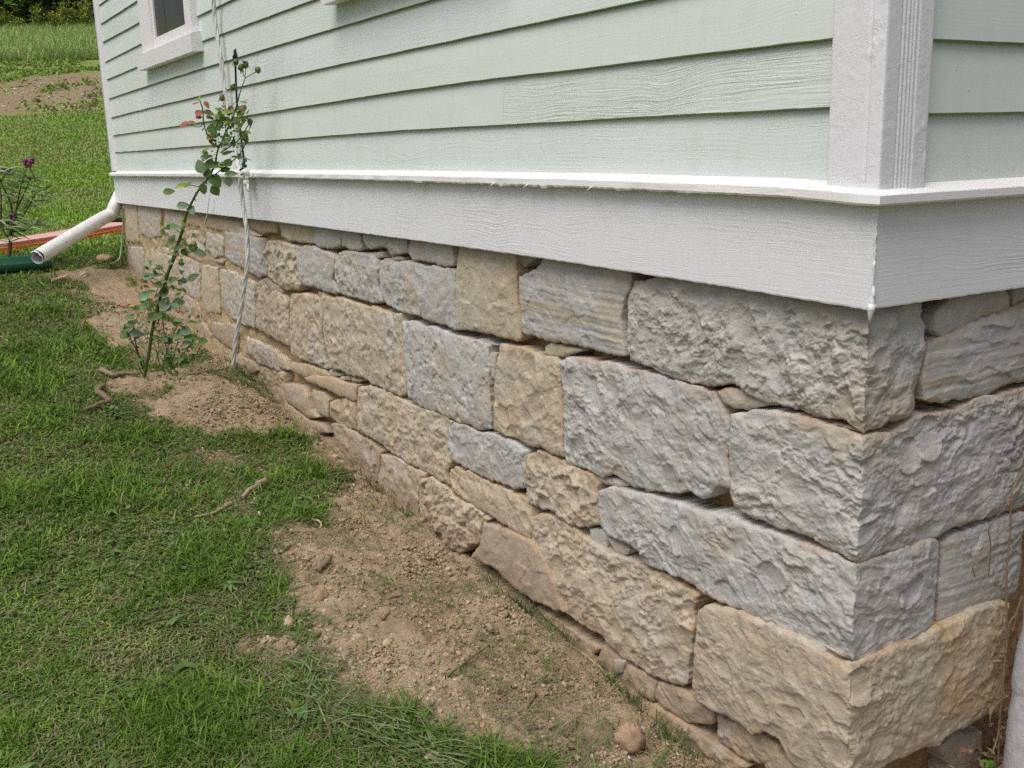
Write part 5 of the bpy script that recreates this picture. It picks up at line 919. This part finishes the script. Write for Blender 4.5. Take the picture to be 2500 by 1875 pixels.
def stick(c, pts, r, col, label, cat='stick', lift=0.6, name='stick', taper=0.5):
    P = [ground_at(*fx(c, q_)) for q_ in pts]; P = [np.array([p[0], p[1], float(gz(p[0], p[1]))+r*lift+0.012]) for p in P]
    sm = smooth_path(P, 6); sm += 0.10*r*RNG.standard_normal(sm.shape); r = r*0.72; mb = MB(); mb.tube(sm, r*np.linspace(1, taper, len(sm))*(0.92+0.16*RNG.random(len(sm))), 8, col)
    return tag(obj(name, mb.mesh(name), M_BARK), label, cat, 'sticks and bark on the ground')
WOOD = (0.30, 0.235, 0.17); DRK = (0.20, 0.14, 0.095)
stick('D7', [(2060, 905), (1960, 960), (1870, 1040)], 0.024, (0.36, 0.28, 0.22), 'thick broken stick with bare wood lying in the grass'); stick('D7', [(1790, 1070), (1700, 1125), (1620, 1160), (1510, 1180)], 0.015, (0.34, 0.26, 0.18), 'thinner continuation of a broken stick in the grass')
stick('D7', [(800, 175), (760, 210), (810, 255), (845, 290), (780, 310), (650, 365)], 0.028, DRK, 'crooked dark root lying on the lawn below the rose', 'root', .6, 'root'); stick('C2', [(785, 1455), (870, 1500), (960, 1490), (1085, 1490)], 0.024, (0.27, 0.20, 0.14), 'bent piece of bark at the foot of the rose', 'bark', .6, 'bark_piece')
stick('C2', [(1455, 1492), (1560, 1482), (1660, 1465), (1755, 1440)], 0.018, DRK, 'dark stick between the rose and the cable'); stick('D1', [(510, 1350), (560, 1360), (585, 1390), (575, 1430)], 0.009, (0.45, 0.36, 0.22), 'small pale hooked twig on the soil'); stick('D1', [(640, 1005), (740, 995), (870, 968)], 0.009, DRK, 'thin dark twig near the wall')
stick('D6', [(1060, 540), (1100, 505), (1145, 468)], 0.011, (0.28, 0.20, 0.14), 'brown twig slanting on the upper soil'); stick('D6', [(1095, 385), (1205, 365)], 0.010, (0.28, 0.19, 0.13), 'short level twig on the upper soil'); stick('D6', [(560, 170), (600, 130), (655, 75)], 0.020, (0.24, 0.18, 0.13), 'stub of rotten wood at the left edge of the soil', 'stick', .5, 'stick', .8); stick('D6', [(835, 1045), (890, 1085)], 0.010, (0.30, 0.19, 0.13), 'tiny twig on the lower soil')
stick('C2', [(405, 770), (470, 745), (528, 726)], 0.020, (0.62, 0.52, 0.38), 'pale split wood stick on the grass near the green trough', 'stick', .7, 'stick', .8); stick('C2', [(615, 728), (675, 697)], 0.014, (0.62, 0.60, 0.56), 'short whitish stick on the soil near the far corner', 'stick', .7, 'stick', .9); stick('C2', [(850, 965), (950, 950), (1040, 945)], 0.016, (0.42, 0.33, 0.24), 'flat tan stick on the soil left of the rose'); stick('D5', [(690, 800), (780, 870), (850, 930), (890, 985)], 0.008, (0.36, 0.27, 0.17), 'thin curved root at the foot of the wall', 'root', .6, 'root'); stick('D5', [(330, 1120), (310, 1190), (220, 1280)], 0.010, (0.26, 0.16, 0.10), 'reddish root on the slope beside the wall', 'root', .6, 'root'); stick('D5', [(620, 690), (740, 705), (850, 700)], 0.009, (0.24, 0.17, 0.13), 'dark root stub under the long stone', 'root', .6, 'root')
stick('D6', [(1560, 985), (1700, 880), (1880, 745)], 0.006, (0.13, 0.17, 0.06), 'long green grass stalk across the soil', 'grass stalk', .7, 'grass_stalk')

# ------------------------------------------------------------------ right hand wall: grey trunk, dry vines, litter
tk = [at_depth(x_+62+q_, y_, 2.66) for x_, y_, q_ in ((2520, 1250, 30), (2499, 1429, 10), (2492, 1543, 6), (2479, 1600, 4), (2468, 1668, 4), (2467, 1712, 4), (2456, 1758, 8), (2450, 1815, 10), (2446, 1890, 16), (2430, 2000, 30), (2410, 2120, 50))]
tk = [at_depth(2700, 700, 2.6), at_depth(2620, 1000, 2.62)]+tk
trk = thing('shrub', (tk[-1][0], tk[-1][1], float(gz(tk[-1][0], tk[-1][1]))), 'smooth pale grey shrub trunk close to the right hand stone wall', 'tree')
mb = MB(); sm = smooth_path(tk, 6); rr = np.interp(np.linspace(0, 1, len(sm)), np.linspace(0, 1, len(tk)), [.055, .06, .062]+[.066]*3+[.067]*4+[.075, .09, .11]); mb.tube(sm, rr*(1+0.04*RNG.standard_normal(len(rr)).cumsum()*.2), 20, (0.36, 0.355, 0.375)); sub(trk, 'trunk', mb.mesh('trunk'), M_BARK)
mb = MB(); mb.tube(smooth_path([sm[0], sm[0]+[.1, .2, .5], sm[0]+[.25, .3, 1.1], sm[0]+[.3, .5, 1.9]], 6), np.linspace(.05, .02, 19), 12, (0.34, 0.335, 0.35)); sub(trk, 'limb', mb.mesh('limb'), M_BARK)
V3 = lambda c, q_, o=0.02: on_x(*fx(c, q_), o)
vn_ = thing('dry_vine', tuple(V3('D4', (2070, 1600))), 'dry brown vine stems climbing the right hand wall beside the trunk', 'vine')
for pl, r_ in (([('D3', (2225, 430)), ('D3', (2120, 640)), ('D3', (2108, 900)), ('D3', (2080, 1250)), ('D4', (2078, 500)), ('D4', (2085, 700)), ('D4', (2110, 900))], .0028), ([('D3', (2225, 560)), ('D3', (2000, 830)), ('D3', (1940, 930)), ('D3', (1955, 1050)), ('D3', (1940, 1280))], .0016), ([('D3', (2108, 880)), ('D3', (1900, 1080)), ('D3', (1820, 1200)), ('D3', (1832, 1290))], .0018),
               ([('D4', (2160, 470)), ('D4', (2090, 560)), ('D4', (2085, 750)), ('D4', (2060, 900))], .0032), ([('D4', (2090, 620)), ('D4', (2060, 870)), ('D4', (2035, 1150)), ('D4', (2020, 1350)), ('D4', (2010, 1660))], .0034), ([('D4', (2040, 1120)), ('D4', (1960, 1230)), ('D4', (1950, 1330))], .002), ([('D4', (2030, 1300)), ('D4', (2000, 1450)), ('D4', (1960, 1560))], .003), ([('D4', (2200, 330)), ('D4', (2150, 480)), ('D4', (2120, 620))], .004)):
    mb = MB(); mb.tube(smooth_path([V3(c, q_) for c, q_ in pl], 5), r_, 6, random.choice([(0.27, 0.19, 0.12), (0.20, 0.13, 0.09)])); sub(vn_, 'stem', mb.mesh('vine_stem'), M_BARK)
mb = MB(); random.seed(12)
for k in range(260):
    u = random.uniform(0.25, 0.85); v = -1.42+random.random()**1.5*0.45 if u > .6 else -1.45+random.random()*.18; p = np.array([random.uniform(-0.03, 0.12), u, v if u > .6 else max(v, float(gz(0.1, u))+.01)])
    if u > 0.58: p[0] = random.uniform(-.03, .03); p[1] = random.uniform(.58, .72)
    leaf(mb, p, rv(), rv()+[0.5, 0, 1], random.uniform(.012, .035), random.uniform(.006, .018), random.choice([(0.24, 0.14, 0.07), (0.32, 0.21, 0.10), (0.17, 0.10, 0.06), (0.38, 0.27, 0.15), (0.28, 0.12, 0.07)]), .3, .4, 3)
for k in range(10): leaf(mb, V3('D4', (random.uniform(1900, 2030), random.uniform(1620, 1720)), .06), rv()+[0, 0, .5], [1, 0, .5], .03, .022, (0.14, 0.24, 0.04), .1, .2)
go = obj('leaf_litter', mb.mesh('leaf_litter'), M_LEAF); go['kind'] = 'stuff'; go['label'] = 'dry leaf litter caught between the trunk and the wall'

# ------------------------------------------------------------------ far field: tall grass, weeds, goldenrod, trees
H2 = np.array([-0.861, 0.509]); HP = np.array([0.509, 0.861])
def lat_of(px, s):            # sideways offset at distance s seen at photo column px
    d = ray(px, 80); return (d[:2]@HP)/(d[:2]@H2)*s
def far(s, l): q_ = CAMP[:2]+H2*s+HP*l; return np.array([q_[0], q_[1], float(gz(q_[0], q_[1]))])
n = 26000; s_ = 42+9*RNG.random(n); l_ = lat_of(100, s_)+RNG.uniform(-6, 7, n); XY = CAMP[:2]+s_[:, None]*H2+l_[:, None]*HP
V, F4, F3, Cc = blades(np.stack([XY[:, 0], XY[:, 1], gz(XY[:, 0], XY[:, 1])], 1), 0.35+0.45*RNG.random(n), 0.025+0.02*RNG.random(n), RNG.random(n)*6.283, 0.1+0.5*RNG.random(n), pal(n, [(0.30, 0.48, 0.12), (0.37, 0.52, 0.17), (0.42, 0.52, 0.25), (0.44, 0.47, 0.18)]))
go = obj('tall_grass', mesh_np('tall_grass', V, F4, F3, {'Col': Cc}, False), M_GRASS); go['kind'] = 'stuff'; go['label'] = 'pale tall meadow grass below the trees'
n = 14000; s_ = 30.5+12*RNG.random(n)**.75; l_ = lat_of(100, s_)+RNG.uniform(-6, 7, n); XY = CAMP[:2]+s_[:, None]*H2+l_[:, None]*HP; kk = fbm(XY[:, 0]*.9, XY[:, 1]*.9, 4, 3) > 0.42+0.09*(s_ < 38.5); XY = XY[kk]; n = len(XY)
V, F4, F3, Cc = blades(np.stack([XY[:, 0], XY[:, 1], gz(XY[:, 0], XY[:, 1])], 1), 0.12+0.14*RNG.random(n), 0.05+0.04*RNG.random(n), RNG.random(n)*6.283, 0.6+0.7*RNG.random(n), pal(n, [(0.20, 0.38, 0.04), (0.26, 0.42, 0.07), (0.32, 0.36, 0.12), (0.26, 0.28, 0.10)]))
go = obj('low_weeds', mesh_np('low_weeds', V, F4, F3, {'Col': Cc}, False), M_GRASS); go['kind'] = 'stuff'; go['label'] = 'bright low weeds at the upper edge of the bare strip'
n = 700; s_ = RNG.uniform(31, 37.5, n); l_ = lat_of(100, s_)+RNG.uniform(-6, 7, n); XY = CAMP[:2]+s_[:, None]*H2+l_[:, None]*HP; rad = 0.025+0.05*RNG.random(n)**3
V = ico[None]*(1+.4*(RNG.random((n, 12, 1))-.5))*np.array([1, 1, .6])*rad[:, None, None]+np.stack([XY[:, 0], XY[:, 1], gz(XY[:, 0], XY[:, 1])+.015], 1)[:, None]; F3 = (icf[None]+12*np.arange(n)[:, None, None]).reshape(-1, 3)
go = obj('rubble', mesh_np('rubble', V.reshape(-1, 3), None, F3, {'Col': np.repeat(pal(n, [(0.30, 0.20, 0.16), (0.34, 0.28, 0.25), (0.62, 0.56, 0.54), (0.24, 0.14, 0.10)]), 12, 0)}, False), M_ROCK); go['kind'] = 'stuff'; go['label'] = 'stony rubble on the bare strip uphill'
def goldenrod(s, l, h, seed, label):
    rs = random.Random(seed); b = far(s, l); t = thing('goldenrod', tuple(b), label, 'wild flower', 'goldenrod along the wood edge'); fo = MB(); fl = MB(); stm = MB()
    for k in range(26):
        a_ = rs.uniform(0, 6.28); rr_ = rs.uniform(0, .55)*h/1.3; top = b+np.array([math.cos(a_)*rr_, math.sin(a_)*rr_, h*rs.uniform(.6, 1.05)]); bs = b+(top-b)*[.5, .5, 0]; stm.tube([bs, top], [.012, .006], 4, (0.13, 0.15, 0.05), False)
        for j in range(14):
            q_ = bs+(top-bs)*rs.uniform(.1, .95); leaf(fo, q_, [rs.uniform(-1, 1), rs.uniform(-1, 1), rs.uniform(-.2, .6)], [0, 0, 1], rs.uniform(.10, .2), rs.uniform(.04, .07), rs.choice([(0.32, 0.46, 0.07), (0.40, 0.50, 0.09), (0.22, 0.33, 0.07)]), .2, .4, 2, 'lance')
        if rs.random() < .35:
            for j in range(9): leaf(fl, top+[rs.uniform(-.09, .09), rs.uniform(-.09, .09), rs.uniform(-.16, .06)], [rs.uniform(-1, 1), rs.uniform(-1, 1), rs.uniform(0, 1)], [0, 0, 1], .09, .06, rs.choice([(0.55, 0.55, 0.07), (0.48, 0.50, 0.08), (0.56, 0.44, 0.05)]), .2, .2, 2)
    sub(t, 'stems', stm.mesh('stems'), M_BARK); sub(t, 'leaves', fo.mesh('leaves'), M_LEAF); sub(t, 'flower_plumes', fl.mesh('flower_plumes'), M_LEAF)
GL = far_l = None
for px_, s_, h_, lab in ((10, 51, 1.6, 'brownish weed clump at the left end of the wood edge'), (48, 50.5, 1.1, 'low goldenrod clump with a few orange tips left of centre'), (97, 51, 1.75, 'bushy yellow green goldenrod clump under a dark gap'), (137, 50, 1.5, 'goldenrod clump nearest the meadow with dull orange flowers'), (158, 51, 2.0, 'tall goldenrod with a leafy shoot above it'), (190, 51, 1.9, 'bright yellow goldenrod left of the house edge'), (222, 50.5, 2.1, 'goldenrod beside the white house corner'), (255, 51, 1.9, 'goldenrod mostly hidden by the house corner'), (-30, 51, 1.6, 'goldenrod clump outside the left edge')):
    goldenrod(s_, lat_of(px_, s_), h_*0.72, int(px_)+77, lab)
def tree(s, l, h, w, low, cols, seed, label, nl=2600, ls=0.34):
    rs = np.random.default_rng(seed); b = far(s, l); t = thing('tree', tuple(b), label, 'tree', 'trees of the wood behind the meadow')
    mb = MB(); top = b+[rs.uniform(-.5, .5), rs.uniform(-.5, .5), h*.9]; mb.tube(smooth_path([b-[0, 0, .3], b*.6+top*.4+[.2, .1, 0], top], 4), np.linspace(.2, .04, 9), 8, (0.07, 0.055, 0.045))
    for k in range(9):
        z = rs.uniform(.15, .75); p0 = b*(1-z)+top*z; a_ = rs.uniform(0, 6.28); mb.tube([p0, p0+[math.cos(a_)*w*.5, math.sin(a_)*w*.5, .5], p0+[math.cos(a_)*w*.9, math.sin(a_)*w*.9, .6]], [.06, .04, .012], 5, (0.07, 0.055, 0.045), False)
    sub(t, 'trunk', mb.mesh('trunk'), M_BARK)
    nc = 60; cz = low+(h-low)*rs.random(nc); prof = np.sin(np.pi*np.clip((cz-low)/(h-low)*.85+.12, 0, 1))**.6; ca = rs.random(nc)*6.283; cr = w*prof*np.sqrt(rs.random(nc))
    cc = np.stack([b[0]+cr*np.cos(ca), b[1]+cr*np.sin(ca), b[2]+cz], 1); kx = rs.integers(0, nc, nl); P = cc[kx]+rs.standard_normal((nl, 3))*[.42, .42, .22]*(w/2.2)
    az = rs.random(nl)*6.283; tl = rs.uniform(-.5, .3, nl); d = np.stack([np.cos(az)*np.cos(tl), np.sin(az)*np.cos(tl), np.sin(tl)], 1); s2 = np.stack([-np.sin(az), np.cos(az), rs.uniform(-.5, .5, nl)], 1); L = ls*(.6+.8*rs.random(nl))[:, None]
    V = np.stack([P, P+d*L*.5+s2*L*.28, P+d*L, P+d*L*.5-s2*L*.28], 1).reshape(-1, 3); i4 = np.arange(nl)*4
    cl = np.array(cols)[rs.integers(0, len(cols), nc)][kx]*(.8+.4*rs.random((nl, 1)))
    sub(t, 'crown', mesh_np('crown', V, np.stack([i4, i4+1, i4+2, i4+3], 1), None, {'Col': np.repeat(cl, 4, 0)}, False), M_LEAF)
DG = [(0.08, 0.15, 0.05), (0.11, 0.19, 0.06), (0.16, 0.24, 0.08)]; MG = [(0.22, 0.42, 0.12), (0.17, 0.34, 0.09), (0.30, 0.50, 0.16)]
TR = [(20, 53.5, 9, 2.6, .8, MG, 'mid green layered tree at the left edge of the wood'), (75, 55, 10, 2.4, 1.2, MG, 'leafy green tree right of the left edge tree'), (118, 54, 8, 2.0, 1.0, DG, 'dark thin tree in the middle of the wood'), (150, 56, 11, 2.3, 1.5, DG, 'very dark tall tree behind the leafy shoot'), (185, 55, 10, 2.2, 1.4, DG, 'dark evergreen left of the house edge'), (225, 54, 9, 2.2, 1.2, DG, 'dark tree partly hidden by the house'), (275, 55, 10, 2.4, 1.2, MG, 'tree hidden behind the house corner'),
      (-40, 54, 9, 2.6, .8, MG, 'tree just outside the left edge of the picture'), (-100, 55, 10, 2.6, .8, DG, 'second tree outside the left edge'), (-160, 55, 10, 2.6, .8, MG, 'third tree outside the left edge')]
for k in range(9): TR.append((-150+k*55, 60+2*(k % 2), 13, 3.0, .6, DG, ['dark background tree rising behind the front row', 'tall background tree deep in the wood', 'shadowy tree at the back of the wood'][k % 3]+' at place '+['far left', 'outer left', 'left', 'inner left', 'centre left', 'centre', 'centre right', 'right', 'far right'][k]))
for i, (px_, s_, h_, w_, lo_, cols, lab) in enumerate(TR): tree(s_, lat_of(px_, s_), h_, w_, lo_, cols, 400+i, lab)
